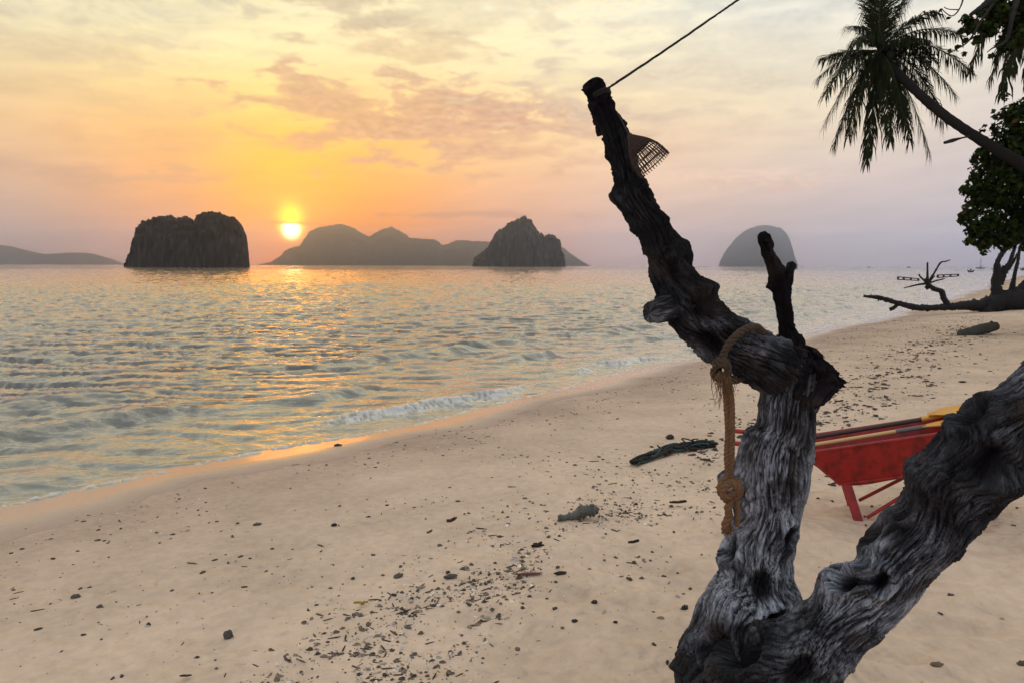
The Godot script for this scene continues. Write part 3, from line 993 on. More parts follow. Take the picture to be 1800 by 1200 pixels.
func make_rope() -> void:
	var m := paint(Color(0.43, 0.31, 0.205), 0.95, true)
	m.heightmap_enabled = true
	m.heightmap_scale = 0.15
	m.heightmap_texture = noise_tex(noise(0.05, 3, FastNoiseLite.TYPE_SIMPLEX, 71), 256)
	m.uv1_triplanar = true
	m.uv1_scale = Vector3(20, 20, 20)
	var old := m.duplicate() as StandardMaterial3D
	old.albedo_color = Color(0.27, 0.215, 0.16)
	var root := thing("rope", "frayed brown rope tied round the dead tree limb, its knotted end hanging down", "rope")
	soup()
	laid_rope(even(pts([[1338, 581, 2.50], [1330, 575, 2.46], [1312, 578, 2.43], [1292, 592, 2.42], [1277, 612, 2.43], [1269, 632, 2.45], [1263, 648, 2.49], [1266, 662, 2.56], [1280, 668, 2.66], [1296, 668, 2.74], [1308, 658, 2.80], [1326, 630, 2.84], [1342, 602, 2.78], [1345, 588, 2.66], [1338, 581, 2.50]]), 0.004), 0.0125, 0.05)
	laid_rope(even(pts([[1262, 640, 2.44], [1254, 652, 2.46], [1258, 664, 2.5], [1272, 667, 2.49], [1281, 656, 2.46], [1274, 642, 2.43], [1262, 640, 2.44]]), 0.004), 0.011, 0.05)
	laid_rope(even(pts([[1256, 640, 2.47], [1265, 632, 2.44], [1277, 636, 2.43], [1280, 650, 2.44], [1270, 662, 2.45], [1258, 656, 2.46]]), 0.004), 0.0115, 0.05)
	laid_rope(even(pts([[1287, 662, 2.6], [1296, 668, 2.58], [1305, 665, 2.6], [1310, 655, 2.65]]), 0.004), 0.0105, 0.05)
	part("loop", soup_mesh(), old, root)
	soup()
	laid_rope(even(pts([[1270, 655, 2.45], [1275, 680, 2.45], [1278, 720, 2.46], [1280, 760, 2.46], [1278, 800, 2.46], [1281, 840, 2.46], [1283, 852, 2.46]]), 0.004), 0.0105, 0.045)
	part("cord", soup_mesh(), m, root)
	soup()
	laid_rope(even(pts([[1276, 655, 2.455], [1284, 685, 2.45], [1287, 720, 2.45], [1287, 765, 2.45], [1286, 805, 2.455], [1284, 840, 2.46], [1280, 855, 2.46]]), 0.004), 0.0105, 0.045)
	part("cord", soup_mesh(), m, root)
	soup()
	# the knot: a rope that winds round itself
	laid_rope(even(pts([[1282, 838, 2.46], [1271, 846, 2.44], [1267, 862, 2.43], [1276, 872, 2.42], [1291, 866, 2.42], [1299, 856, 2.44], [1294, 845, 2.47], [1280, 844, 2.50], [1270, 855, 2.49], [1276, 870, 2.47], [1290, 874, 2.44], [1300, 866, 2.42], [1296, 854, 2.41], [1284, 848, 2.42], [1273, 858, 2.42], [1272, 872, 2.44], [1282, 880, 2.45]]), 0.004), 0.0135, 0.05)
	part("knot", soup_mesh(), m, root)
	soup()
	laid_rope(even(pts([[1280, 866, 2.44], [1284, 880, 2.44], [1280, 893, 2.44], [1282, 907, 2.44], [1276, 918, 2.44], [1275, 930, 2.44]]), 0.004), 0.0135, 0.06)
	part("tail", soup_mesh(), m, root)
	soup()
	laid_rope(even(pts([[1290, 868, 2.44], [1296, 884, 2.44], [1297, 905, 2.44], [1296, 924, 2.44]]), 0.004), 0.0085, 0.04)
	part("tail", soup_mesh(), m, root)
	soup()
	var r := RandomNumberGenerator.new()
	r.seed = 5
	for k in 60:    # frayed fibres at the end
		var a := spot(1272 + r.randf() * 14, 916 + r.randf() * 14, 2.44)
		var e := spot(1268 + r.randf() * 22, 930 + r.randf() * 12, 2.44 + r.randf_range(-0.02, 0.02))
		tube(PackedVector3Array([a, (a + e) * 0.5 + Vector3(r.randf_range(-0.01, 0.01), 0, r.randf_range(-0.01, 0.01)), e]), PackedFloat32Array([0.0022, 0.0018, 0.0008]), 4, false)
	for k in 46:    # and below the loop
		var a := spot(1262 + r.randf() * 20, 650 + r.randf() * 16, 2.44)
		var e := a + Vector3(r.randf_range(-0.035, 0.03), r.randf_range(-0.12, -0.03), r.randf_range(-0.02, 0.03))
		tube(PackedVector3Array([a, (a + e) * 0.5 + Vector3(r.randf_range(-0.02, 0.02), 0.01, 0.01), e]), PackedFloat32Array([0.0016, 0.0013, 0.0006]), 4, false)
	for k in 40:
		var t := r.randf()
		var a := spot(lerpf(1275, 1284, r.randf()), lerpf(680, 850, t), 2.44)
		var e := a + Vector3(r.randf_range(-0.02, 0.02), r.randf_range(-0.03, 0.01), 0.004)
		tube(PackedVector3Array([a, e]), PackedFloat32Array([0.0009, 0.0004]), 4, false)
	tube(even(pts([[1258, 650, 2.44], [1251, 658, 2.43], [1252, 668, 2.43], [1260, 674, 2.43], [1268, 676, 2.44]]), 0.005), PackedFloat32Array([0.0011]), 4, false)
	var fr := part("frayed_fibres", soup_mesh(), m, root)
	fr.set_meta("kind", "stuff")

func make_line() -> void:
	var m := paint(Color(0.075, 0.06, 0.055), 0.95, true)
	var root := thing("taut_line", "thin dark line stretched from the limb tip up out of the picture", "line")
	soup()
	var p := pts([[1063, 159, 2.73], [1180, 81, 2.95], [1300, -2, 3.2], [1500, -140, 3.8], [1760, -300, 5.0], [2000, -430, 7.6]])
	laid_rope(even(p, 0.02), 0.0048, 0.03, 5)
	part("cord", soup_mesh(), m, root)
	soup()
	for k in 3:   # the hitch round the limb
		ring_tube(spot(1056 + k, 163 + k * 3.0, 2.755), spot(1050, 150, 2.76) - spot(1058, 172, 2.755), metres(15.5, 2.75), 0.0045, 30)
	part("hitch", soup_mesh(), m, root)

func make_shade() -> void:
	var cane := paint(Color(0.21, 0.14, 0.11), 0.8, true)
	var root := thing("lamp_shade", "small slatted cane lamp shade hanging askew from the tall limb", "lamp shade")
	var apex := spot(1108, 240, 2.58)
	var rim := spot(1149, 288, 2.56)
	var axis := rim - apex
	var len := axis.length()
	axis /= len
	var s := axis.cross(Vector3.BACK).normalized()
	var o := axis.cross(s).normalized()
	var rad := metres(31.0, 2.57)
	var prof := [[0.0, 0.17], [0.10, 0.30], [0.25, 0.52], [0.45, 0.76], [0.65, 0.91], [0.85, 0.98], [1.0, 1.0]]
	var at := func(t: float, a: float, k: float) -> Vector3:
		var i := 0
		while i < prof.size() - 2 and t > prof[i + 1][0]: i += 1
		var w := clampf((t - prof[i][0]) / (prof[i + 1][0] - prof[i][0]), 0.0, 1.2)
		var q: float = lerpf(prof[i][1], prof[i + 1][1], w) * rad * k
		return apex + axis * len * t + (s * cos(a) + o * sin(a)) * q
	soup()
	tube(PackedVector3Array([apex - axis * 0.010, apex - axis * 0.006, apex + axis * 0.004, apex + axis * 0.010]), PackedFloat32Array([0.006, 0.0105, 0.0115, 0.010]), 14)
	part("cap", soup_mesh(), cane, root)
	for k in 34:
		soup()
		var a := TAU * k / 34.0
		var p := PackedVector3Array()
		for i in 9:
			p.append(at.call(0.02 + 1.04 * i / 8.0, a, 1.0))
		tube(p, PackedFloat32Array([0.0012, 0.0014, 0.0016, 0.0017, 0.0018, 0.0018, 0.0018, 0.0018, 0.0017]), 5)
		part("slat", soup_mesh(), cane, root)
	for t in [0.34, 0.62, 0.80, 0.965]:
		soup()
		var p := PackedVector3Array()
		for i in 49: p.append(at.call(t, TAU * i / 48.0, 1.015))
		tube(p, PackedFloat32Array([0.0021]), 5, false)
		part("hoop", soup_mesh(), cane, root)
	# the woven inner cone
	var v := PackedVector3Array()
	for i in 12:
		for j in 25:
			var q: Vector3 = at.call(0.02 + 0.43 * i / 11.0, TAU * (j % 24) / 24.0, 0.90)
			v.append(q)
	part("lining", grid(12, 25, v, PackedColorArray(), PackedVector2Array(), true), cane, root)
	soup()
	tube(even(pts([[1079, 190, 2.735], [1085, 198, 2.715], [1096, 218, 2.64], [1107, 240, 2.58]]), 0.005), PackedFloat32Array([0.0016]), 5)
	part("cord", soup_mesh(), paint(Color(0.2, 0.17, 0.15), 0.9, true), root)

# ------------------------------------------------------------------ wheelbarrow and the tools in it
func make_barrow() -> void:
	var red := paint(lin(0.33, 0.008, 0.007), 0.38, true)
	red.metallic_specular = 0.5
	red.heightmap_enabled = true
	red.heightmap_scale = 0.12
	red.heightmap_texture = noise_tex(noise(0.015, 4, FastNoiseLite.TYPE_SIMPLEX, 81), 256)
	red.uv1_triplanar = true
	var worn := noise_tex(noise(0.012, 5, FastNoiseLite.TYPE_SIMPLEX, 83), 256)
	var ramp := Gradient.new()
	ramp.offsets = PackedFloat32Array([0.0, 0.32, 0.5, 0.66, 0.78, 1.0])
	ramp.colors = PackedColorArray([Color(0.62, 0.50, 0.46), Color(0.80, 0.72, 0.70), Color(0.92, 0.9, 0.9), Color(1, 1, 1), Color(1.0, 0.95, 0.9), Color(0.85, 1.0, 1.0)])
	worn.color_ramp = ramp
	red.albedo_texture = worn
	red.uv1_scale = Vector3(3, 3, 3)
	var tyre := paint(Color(0.10, 0.10, 0.10), 0.85, true)
	var foot := on_ground(1512, 914)
	var turn := deg_to_rad(-18.0)
	var root := thing("wheelbarrow", "red metal wheelbarrow standing on the sand behind the two trunks", "wheelbarrow", foot, turn)
	# local axes: x to the wheel, z towards the eye; the origin is the foot of the near leg
	var rim := [Vector3(-0.34, 0.420, 0.05), Vector3(0.78, 0.690, 0.05), Vector3(0.78, 0.690, -0.43), Vector3(-0.34, 0.420, -0.43)]
	var low := [Vector3(-0.125, 0.210, -0.04), Vector3(0.40, 0.335, -0.04), Vector3(0.40, 0.335, -0.34), Vector3(-0.125, 0.210, -0.34)]
	var out := func(k: int, t: float, push: float) -> Vector3:
		var p: Vector3 = low[k].lerp(rim[k], t)
		var c: Vector3 = (low[0] + low[2]) * 0.5
		var d := Vector3(p.x - c.x, 0, p.z - c.z).normalized()
		return p + d * push
	soup()
	for k in 4:
		var q := (k + 1) % 4
		var c1: Vector3 = (rim[k] + rim[q] + low[k] + low[q]) * 0.25
		var mid: Vector3 = (rim[0] + rim[2] + low[0] + low[2]) * 0.25
		for i in 6:   # outside and inside skins with a shallow crease half way up
			var t0 := i / 6.0
			var t1 := (i + 1) / 6.0
			both(out.call(k, t0, 0.0), out.call(q, t0, 0.0), out.call(q, t1, 0.0), out.call(k, t1, 0.0), c1 - mid)
			both(out.call(k, t0, -0.004), out.call(q, t0, -0.004), out.call(q, t1, -0.004), out.call(k, t1, -0.004), mid - c1)
	both(low[0], low[1], low[2], low[3], Vector3.DOWN)
	both(low[0] + Vector3.UP * 0.004, low[1] + Vector3.UP * 0.004, low[2] + Vector3.UP * 0.004, low[3] + Vector3.UP * 0.004, Vector3.UP)
	for k in 4:    # pressed corners
		tube(PackedVector3Array([low[k], rim[k]]), PackedFloat32Array([0.008, 0.008]), 8)
		tube(PackedVector3Array([low[k], low[(k + 1) % 4]]), PackedFloat32Array([0.008, 0.008]), 8)
	part("tray", soup_mesh(), red, root)
	soup()
	for k in 4:    # rolled rim
		tube(PackedVector3Array([rim[k], rim[(k + 1) % 4]]), PackedFloat32Array([0.010, 0.010]), 10)
	part("rim", soup_mesh(), red, root)
	for z in [-0.07, -0.31]:
		soup()
		var p := PackedVector3Array([Vector3(-0.79, 0.440, z + (0.075 if z > -0.2 else -0.075)), Vector3(-0.55, 0.425, z + (0.06 if z > -0.2 else -0.06)), Vector3(-0.30, 0.345, z), Vector3(-0.14, 0.235, z), Vector3(0.0, 0.225, z), Vector3(0.36, 0.31, z), Vector3(0.66, 0.19, z * 0.6 - 0.07)])
		tube(smooth_path(p, 40), PackedFloat32Array([0.016]), 10)
		part("handle", soup_mesh(), red, root)
	for z in [-0.05, -0.33]:
		soup()
		var zo := 0.06 if z > -0.2 else -0.06
		beam(Vector3(-0.08, 0.215, z), Vector3(0.0, -0.03, z + zo), Vector3.RIGHT, 0.055, 0.026)
		part("leg", soup_mesh(), red, root)
		soup()
		bar(Vector3(0.04, 0.02, z + zo * 0.8), Vector3(0.40, 0.30, z * 0.9), 0.012, 8)
		part("brace", soup_mesh(), red, root)
	soup()
	bar(Vector3(-0.028, 0.09, -0.035), Vector3(-0.028, 0.09, -0.345), 0.011, 8)
	part("crossbar", soup_mesh(), red, root)
	soup()
	ring_tube(Vector3(0.66, 0.15, -0.19), Vector3.BACK, 0.135, 0.042, 40, 12)
	var wheel := part("wheel", soup_mesh(), tyre, root)
	soup()
	tube(PackedVector3Array([Vector3(0.66, 0.15, -0.215), Vector3(0.66, 0.15, -0.165)]), PackedFloat32Array([0.10, 0.10]), 28)
	bar(Vector3(0.66, 0.15, -0.28), Vector3(0.66, 0.15, -0.10), 0.012)
	part("hub", soup_mesh(), red, wheel)
	# tools: local points of the barrow turned into the world
	var w := func(p: Vector3) -> Vector3: return foot + p.rotated(Vector3.UP, turn)
	var yellow := paint(lin(0.62, 0.30, 0.045), 0.5, true)
	var pale := paint(lin(0.55, 0.36, 0.14), 0.6, true)
	var iron := paint(Color(0.40, 0.36, 0.35), 0.6, true)
	var t1 := thing("rake", "yellow plastic leaf rake with a pale handle lying across the red wheelbarrow", "rake")
	soup()
	bar(w.call(Vector3(-0.50, 0.405, -0.03)), w.call(Vector3(0.22, 0.578, -0.08)), 0.0125, 10)
	part("handle", soup_mesh(), pale, t1)
	soup()
	tube(PackedVector3Array([w.call(Vector3(0.19, 0.571, -0.078)), w.call(Vector3(0.36, 0.612, -0.09))]), PackedFloat32Array([0.0150, 0.0145]), 10)
	part("ferrule", soup_mesh(), iron, t1)
	for k in 15:
		soup()
		var f := (k / 14.0 - 0.5) * 2.0
		var a := Vector3(0.34, 0.607 + 0.004 * absf(f), -0.09 - f * 0.012)
		var b := Vector3(0.60, 0.668, -0.12 - f * 0.11)
		var e := Vector3(0.86 - 0.05 * f * f, 0.715, -0.14 - f * 0.2)
		var e2 := e + Vector3(0.02, -0.03, 0)
		tube(PackedVector3Array([w.call(a), w.call(b), w.call(e), w.call(e2)]), PackedFloat32Array([0.006, 0.0075, 0.0065, 0.004]), 6)
		part("tine", soup_mesh(), yellow, t1)
	soup()
	var prev := Vector3.ZERO
	for k in 9:
		var f := (k / 8.0 - 0.5) * 2.0
		var b := Vector3(0.58 - 0.03 * f * f, 0.664, -0.118 - f * 0.105)
		if k > 0:
			beam(w.call(prev), w.call(b), Vector3.UP, 0.012, 0.03)
		prev = b
	part("tine_bridge", soup_mesh(), yellow, t1)
	var t2 := thing("shovel", "shovel with a dark handle and yellow blade beside the rake in the wheelbarrow", "shovel")
	soup()
	bar(w.call(Vector3(-0.50, 0.425, -0.15)), w.call(Vector3(0.42, 0.640, -0.25)), 0.0135, 10)
	part("handle", soup_mesh(), paint(Color(0.24, 0.17, 0.15), 0.7, true), t2)
	var v := PackedVector3Array()
	for i in 12:
		var t := i / 11.0
		var half := lerpf(0.03, 0.135, smoothstep(0.0, 0.35, t)) * (1.0 - 0.35 * maxf(0.0, t - 0.75) / 0.25)
		for j in 11:
			var f := (j / 10.0 - 0.5) * 2.0
			v.append(w.call(Vector3(0.40 + 0.36 * t, 0.637 + 0.085 * t + 0.025 * f * f, -0.25 - 0.02 * t - f * half)))
	var bl := part("blade", grid(12, 11, v, PackedColorArray(), PackedVector2Array()), yellow, t2)
	soup()
	tube(PackedVector3Array([w.call(Vector3(0.36, 0.628, -0.244)), w.call(Vector3(0.50, 0.662, -0.257))]), PackedFloat32Array([0.019, 0.012]), 10)
	part("socket", soup_mesh(), yellow, t2)

# ------------------------------------------------------------------ trees at the right
var leaf_mat: StandardMaterial3D
var bark_mat: StandardMaterial3D

func frond(from: Vector3, tip: Vector3, lift: float, droop: float, leaflet: float, sd: int) -> ArrayMesh:
	# from the crown out and over to the tip, leaflets hanging on both sides
	soup()
	var r := RandomNumberGenerator.new()
	r.seed = sd
	var span := from.distance_to(tip)
	var ctrl := from.lerp(tip, 0.45) + Vector3.UP * lift * span
	var n := 58
	var p := PackedVector3Array()
	for i in n:
		var t := i / (n - 1.0)
		var q := from.lerp(ctrl, t).lerp(ctrl.lerp(tip, t), t)
		p.append(q + Vector3.DOWN * droop * span * pow(t, 3.0))
	var flat := tip - from
	var side := Vector3(flat.z, 0, -flat.x).rotated(Vector3.UP, 0.0)
	if side.length() < 0.3 * span: side += (eye_pos - from).cross(Vector3.UP).normalized() * span * 0.3
	var rad := PackedFloat32Array()
	for i in n: rad.append(lerpf(0.032, 0.004, pow(i / (n - 1.0), 0.7)))
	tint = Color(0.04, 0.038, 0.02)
	tube(p, rad, 6)
	for i in range(5, n):
		var t := i / (n - 1.0)
		var dir := (p[mini(i + 1, n - 1)] - p[i - 1]).normalized()
		side = (side - dir * side.dot(dir)).normalized()
		var up := side.cross(dir).normalized()
		var long := leaflet * (0.35 + 0.65 * sin(PI * clampf(0.12 + t * 0.80, 0, 1))) * r.randf_range(0.85, 1.1)
		for s in [-1.0, 1.0]:
			for rep in 2:
				if r.randf() < 0.10: continue
				var at := p[i] - dir * span / n * (rep * 0.5 + r.randf() * 0.4)
				var d: Vector3 = (side * s * r.randf_range(0.55, 0.95) * (1.0 - 0.7 * clampf(-dir.y, 0.0, 1.0)) + dir * r.randf_range(0.5, 0.9) + up * r.randf_range(-0.1, 0.25)).normalized()
				long *= r.randf_range(0.72, 1.25)
				var e: Vector3 = at + d * long * 0.55 + Vector3.DOWN * long * 0.06
				var f: Vector3 = e + (d * 0.35 + Vector3.DOWN * r.randf_range(0.55, 1.0)).normalized() * long * 0.5
				var wv := d.cross(up).normalized() * 0.015
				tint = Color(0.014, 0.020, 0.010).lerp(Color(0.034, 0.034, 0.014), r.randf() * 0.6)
				quad(at - wv * 0.5, e - wv, e + wv, at + wv * 0.5)
				tri(e - wv, f, e + wv)
	tint = Color.WHITE
	return soup_mesh()

func trunk_mesh(a: Array, sides := 14, lumps := 0.08, rings := 0.0) -> ArrayMesh:
	var cp := PackedVector3Array()
	var cr := PackedFloat32Array()
	for s in a:
		cp.append(spot(s[0], s[1], s[2]))
		cr.append(metres(s[3], s[2]))
	return limb_mesh(cp, cr, sides, lumps, rings)

func limb_mesh(cp: PackedVector3Array, cr: PackedFloat32Array, sides := 14, lumps := 0.08, rings := 0.0) -> ArrayMesh:
	soup()
	var n := cp.size() * 14
	var p := PackedVector3Array()
	var r := PackedFloat32Array()
	for i in n:
		var t := i / (n - 1.0)
		p.append(spline(cp, t))
		r.append(along(cr, t) * (1.0 + (rings if i % 3 == 0 else 0.0) + lumps * 0.9 * n_fine.get_noise_1d(i * 14.0 + cp[0].x * 50.0)))
	tube(p, r, sides, true, lumps)
	return soup_mesh()

func make_palm() -> void:
	var root := thing("coconut_palm", "coconut palm leaning out over the beach with a full drooping crown", "palm")
	var d := 22.0
	var palm_bark := paint(Color(0.13, 0.115, 0.11), 0.95, true)
	palm_bark.metallic_specular = 0.15
	part("trunk", trunk_mesh([[2420, 700, 12.0, 17], [2320, 590, 12.5, 14], [2140, 460, 14.0, 12], [1960, 372, 15.4, 11], [1800, 290, 16.8, 9.5], [1700, 230, 18.2, 8.2], [1640, 186, 19.6, 7.5], [1590, 140, 21.0, 7.5], [1556, 108, 22.0, 9], [1545, 92, 22.0, 8]], 16, 0.05, 0.07), palm_bark, root)
	var c := spot(1547, 92, d)
	# tips as they stand round the crown: px, py, nearer or farther, lift, droop
	var tips := [[1506, 62, 0.9, 0.34, 0.16], [1522, -18, -0.6, 0.12, 0.0], [1545, -38, 0.5, 0.08, 0.0], [1578, -42, -0.7, 0.10, 0.0], [1602, -26, 0.3, 0.14, 0.02], [1646, 14, 0.8, 0.25, 0.06], [1692, 56, 0.0, 0.30, 0.05], [1708, 124, -0.6, 0.30, 0.02], [1680, 156, 0.6, 0.32, 0.06], [1660, 196, -0.8, 0.30, 0.08], [1636, 260, 0.4, 0.26, 0.06], [1655, 216, 1.0, 0.3, 0.03], [1566, 244, 1.3, 0.12, 0.02], [1523, 288, 0.9, 0.1, 0.0], [1466, 250, 0.2, 0.26, 0.04], [1449, 212, -0.7, 0.30, 0.06], [1440, 128, 0.2, 0.22, 0.06], [1446, 98, -0.6, 0.12, 0.04], [1453, 150, 1.1, 0.26, 0.08], [1492, 228, 1.0, 0.28, 0.05], [1600, 236, -1.2, 0.2, 0.05], [1632, 66, 1.0, 0.25, 0.05], [1500, 40, -1.4, 0.2, 0.05], [1592, 205, 1.4, 0.25, 0.05], [1535, 0, -1.5, 0.12, 0.0], [1640, 100, -1.6, 0.25, 0.04]]
	var k := 0
	for t in tips:
		k += 1
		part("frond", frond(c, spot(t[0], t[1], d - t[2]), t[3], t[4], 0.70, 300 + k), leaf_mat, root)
	# old leaf stalk on the trunk
	part("dead_stalk", trunk_mesh([[1712, 238, 18.0, 1.6], [1690, 243, 17.9, 1.6], [1675, 247, 17.8, 3.4], [1661, 251, 17.7, 2.4]], 7, 0.1), bark_mat, root)
	var nuts := RandomNumberGenerator.new()
	nuts.seed = 9
	for i in 7:
		var m := part("coconut", lump_mesh(20, 1.1, 0.08, 6), paint(lin(0.02, 0.018, 0.01), 0.8), root, c + Vector3(nuts.randf_range(-0.3, 0.3), nuts.randf_range(-0.45, -0.1), nuts.randf_range(-0.3, 0.3)))
		m.scale = Vector3.ONE * 0.11

func leaf_cloud(clumps: Array, count: int, size: float, long: float, sd: int) -> ArrayMesh:
	soup()
	var r := RandomNumberGenerator.new()
	r.seed = sd
	var weight := 0.0
	for c in clumps: weight += c[1] * c[1]
	for c in clumps:
		var n := int(count * c[1] * c[1] / weight)
		for k in n:
			var d := Vector3(r.randfn(), r.randfn(), r.randfn()).normalized()
			var q: Vector3 = c[0] + d * (c[1] as float) * pow(r.randf(), 0.38) * Vector3(1, 0.8, 1)
			var out := (d + Vector3(r.randfn() * 0.5, 0.5 + r.randfn() * 0.5, r.randfn() * 0.5)).normalized()
			var a := out.cross(Vector3(r.randfn(), r.randfn(), r.randfn())).normalized()
			var b := out.cross(a)
			var s := size * r.randf_range(0.6, 1.25)
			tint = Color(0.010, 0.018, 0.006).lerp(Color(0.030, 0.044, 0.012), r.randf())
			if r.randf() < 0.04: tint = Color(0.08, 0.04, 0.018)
			var l := a * s * long
			var w := b * s * 0.5
			quad(q - l * 0.5, q - w + out * s * 0.08, q + l * 0.5, q + w + out * s * 0.08)
	tint = Color.WHITE
	return soup_mesh()

func blob(px: float, py: float, depth: float, r: float) -> Array:
	return [spot(px, py, depth), metres(r, depth)]

func make_beach_tree() -> void:
	var root := thing("beach_tree", "dense dark green beach tree at the right edge behind the bare branches", "tree")
	var cl := []
	for q in [[1790, 225, 18, 40], [1770, 265, 18, 45], [1745, 300, 18, 36], [1735, 345, 18, 38], [1728, 385, 17.6, 32], [1715, 408, 17.5, 16], [1745, 405, 18, 34], [1790, 320, 18, 70], [1790, 400, 18, 50], [1840, 260, 18.5, 80], [1850, 380, 18, 80], [1735, 425, 17.6, 16], [1720, 430, 17.5, 8], [1732, 443, 17.5, 7], [1702, 424, 17.4, 9], [1765, 425, 17.6, 20], [1940, 300, 19, 110], [2050, 250, 19, 120], [1960, 200, 19, 90], [1730, 270, 17.8, 16], [1780, 200, 18, 22], [1712, 330, 17.7, 16], [1707, 375, 17.7, 14], [1800, 190, 18, 22], [2120, 360, 19, 100]]:
		cl.append(blob(q[0], q[1], q[2], q[3]))
	var r := RandomNumberGenerator.new()
	r.seed = 6
	for k in 46:   # sprays that stick out of the crown
		var q: Array = [[1745, 300, 38], [1735, 345, 40], [1728, 385, 36], [1775, 250, 50], [1790, 210, 44], [1735, 415, 22]][k % 6]
		var a := r.randf_range(1.6, 4.4)
		cl.append(blob(q[0] + cos(a) * q[2] * 1.05, q[1] - sin(a) * q[2] * 1.0, 17.8 + r.randfn() * 0.4, r.randf_range(3.5, 8.5)))
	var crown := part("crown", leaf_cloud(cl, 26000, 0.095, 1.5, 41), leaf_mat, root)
	crown.set_meta("kind", "stuff")
	part("trunk", trunk_mesh([[1862, 600, 17.6, 24], [1850, 530, 17.8, 20], [1862, 460, 18, 16], [1850, 380, 18, 12], [1830, 300, 18, 8], [1815, 240, 18, 4]], 12, 0.15), bark_mat, root)
	for b in [[[1856, 450, 18, 9], [1820, 410, 18, 6], [1780, 370, 18, 4], [1745, 330, 18, 2]], [[1858, 430, 18, 9], [1920, 370, 18.4, 7], [1990, 300, 19, 4]], [[1850, 390, 18, 7], [1800, 330, 18, 5], [1775, 270, 18, 2.5]], [[1856, 455, 18, 7], [1800, 425, 17.8, 4], [1740, 410, 17.6, 2]], [[1990, 300, 19, 4], [2060, 260, 19, 3]]]:
		part("limb", trunk_mesh(b, 9, 0.12), bark_mat, root)

func make_fallen() -> void:
	var dk := paint(Color(0.11, 0.095, 0.09), 0.9, true)
	var root := thing("fallen_tree", "dark fallen tree lying across the far beach with bare upright branches", "tree")
	var g := on_ground(1735, 548)
	var d := -g.z
	part("trunk", trunk_mesh([[1960, 500, d - 0.6, 26], [1880, 515, d - 0.3, 24], [1820, 524, d, 21], [1770, 529, d, 18], [1735, 537, d, 13], [1700, 537, d, 8], [1660, 540, d, 6], [1615, 541, d, 5.5], [1580, 533, d, 4.5], [1550, 524, d, 3.8], [1535, 522, d, 3.0], [1519, 521, d, 1.8]], 14, 0.3), dk, root)
	part("root_flare", trunk_mesh([[1770, 520, d, 12], [1750, 535, d - 0.1, 16], [1742, 548, d - 0.15, 17], [1742, 556, d - 0.15, 18]], 14, 0.2), dk, root)
	var br := [
		[[1668, 538, d, 6], [1660, 525, d, 5], [1655, 512, d, 4.5], [1643, 508, d, 4], [1632, 500, d, 4], [1628, 490, d, 3]],
		[[1631, 500, d, 3.2], [1631, 480, d, 1.8], [1631, 461, d, 1.3]],
		[[1633, 495, d, 2.2], [1643, 480, d, 1.7], [1654, 462, d, 1.4], [1662, 460, d, 1.1], [1671, 457, d, 0.8]],
		[[1630, 497, d, 2.2], [1622, 490, d, 1.6], [1616, 484, d, 1.2], [1618, 482, d, 0.8]],
		[[1634, 498, d, 1.8], [1645, 494, d, 1.4], [1661, 490, d, 1]],
		[[1634, 496, d, 1.8], [1641, 488, d, 1.2], [1644, 485, d, 0.8]],
		[[1626, 499, d, 2.0], [1612, 501, d, 1.6], [1600, 504, d, 1.3], [1590, 506, d, 0.9]],
		[[1632, 508, d, 3], [1630, 505, d, 2.5], [1627, 504, d, 2]],
		[[1578, 535, d, 3.5], [1572, 541, d, 3.2], [1565, 544, d, 3.2]],
		[[1546, 524, d, 2.4], [1544, 529, d, 1.5]],
		[[1533, 521, d, 1.6], [1532, 518, d, 1.0]],
		[[1522, 522, d, 1.6], [1519, 518, d, 0.9]],
		[[1755, 528, d, 10], [1752, 500, d, 8.5], [1754, 478, d, 7], [1754, 462, d, 4.5], [1762, 446, d, 4], [1774, 432, d, 3]],
		[[1758, 500, d, 6], [1766, 478, d, 5.5], [1776, 460, d, 3.5], [1783, 440, d, 2.8], [1790, 420, d, 2]],
		[[1773, 474, d, 3], [1782, 460, d, 2.4], [1790, 445, d, 1.8]],
		[[1775, 520, d, 6], [1780, 505, d, 4.5], [1785, 480, d, 3.2], [1791, 455, d, 2.6], [1793, 436, d, 1.8]],
		[[1764, 480, d, 3], [1764, 470, d, 2.5], [1765, 467, d, 2]],
		[[1770, 518, d, 8], [1795, 508, d, 7], [1812, 485, d, 6.5], [1830, 450, d, 6]],
		[[1800, 520, d - 0.1, 6], [1797, 535, d - 0.15, 5], [1797, 551, d - 0.2, 5]],
	]
	for b in br:
		part("branch", trunk_mesh(b, 9, 0.25), dk, root)
	# slotted boards that hang in its branches
	var grey := paint(Color(0.22, 0.20, 0.19), 0.9, true)
	for q in [["slotted dark wooden board held in the left side of the bare branches", 1578, 489, 1616, 492], ["slotted dark wooden board right of the upright bare branch", 1648, 486, 1686, 484]]:
		var b := thing("wooden_board", q[0], "board")
		var a0 := spot(q[1], q[2], d)
		var a1 := spot(q[3], q[4], d)
		var up := Vector3.UP * metres(4.4, d)
		soup()
		beam(a0 + up * 0.5, a1 + up * 0.4, Vector3.BACK, 0.05, metres(1.7, d))
		part("rail", soup_mesh(), grey, b)
		soup()
		beam(a0 - up * 0.5, a1 - up * 0.3, Vector3.BACK, 0.05, metres(1.7, d))
		part("rail", soup_mesh(), grey, b)
		for t in [0.03, 0.3, 0.62, 0.97]:
			soup()
			var c := a0.lerp(a1, t)
			beam(c - up * 0.42, c + up * 0.42, Vector3.RIGHT, metres(3.4, d), 0.04)
			part("crosspiece", soup_mesh(), grey, b)

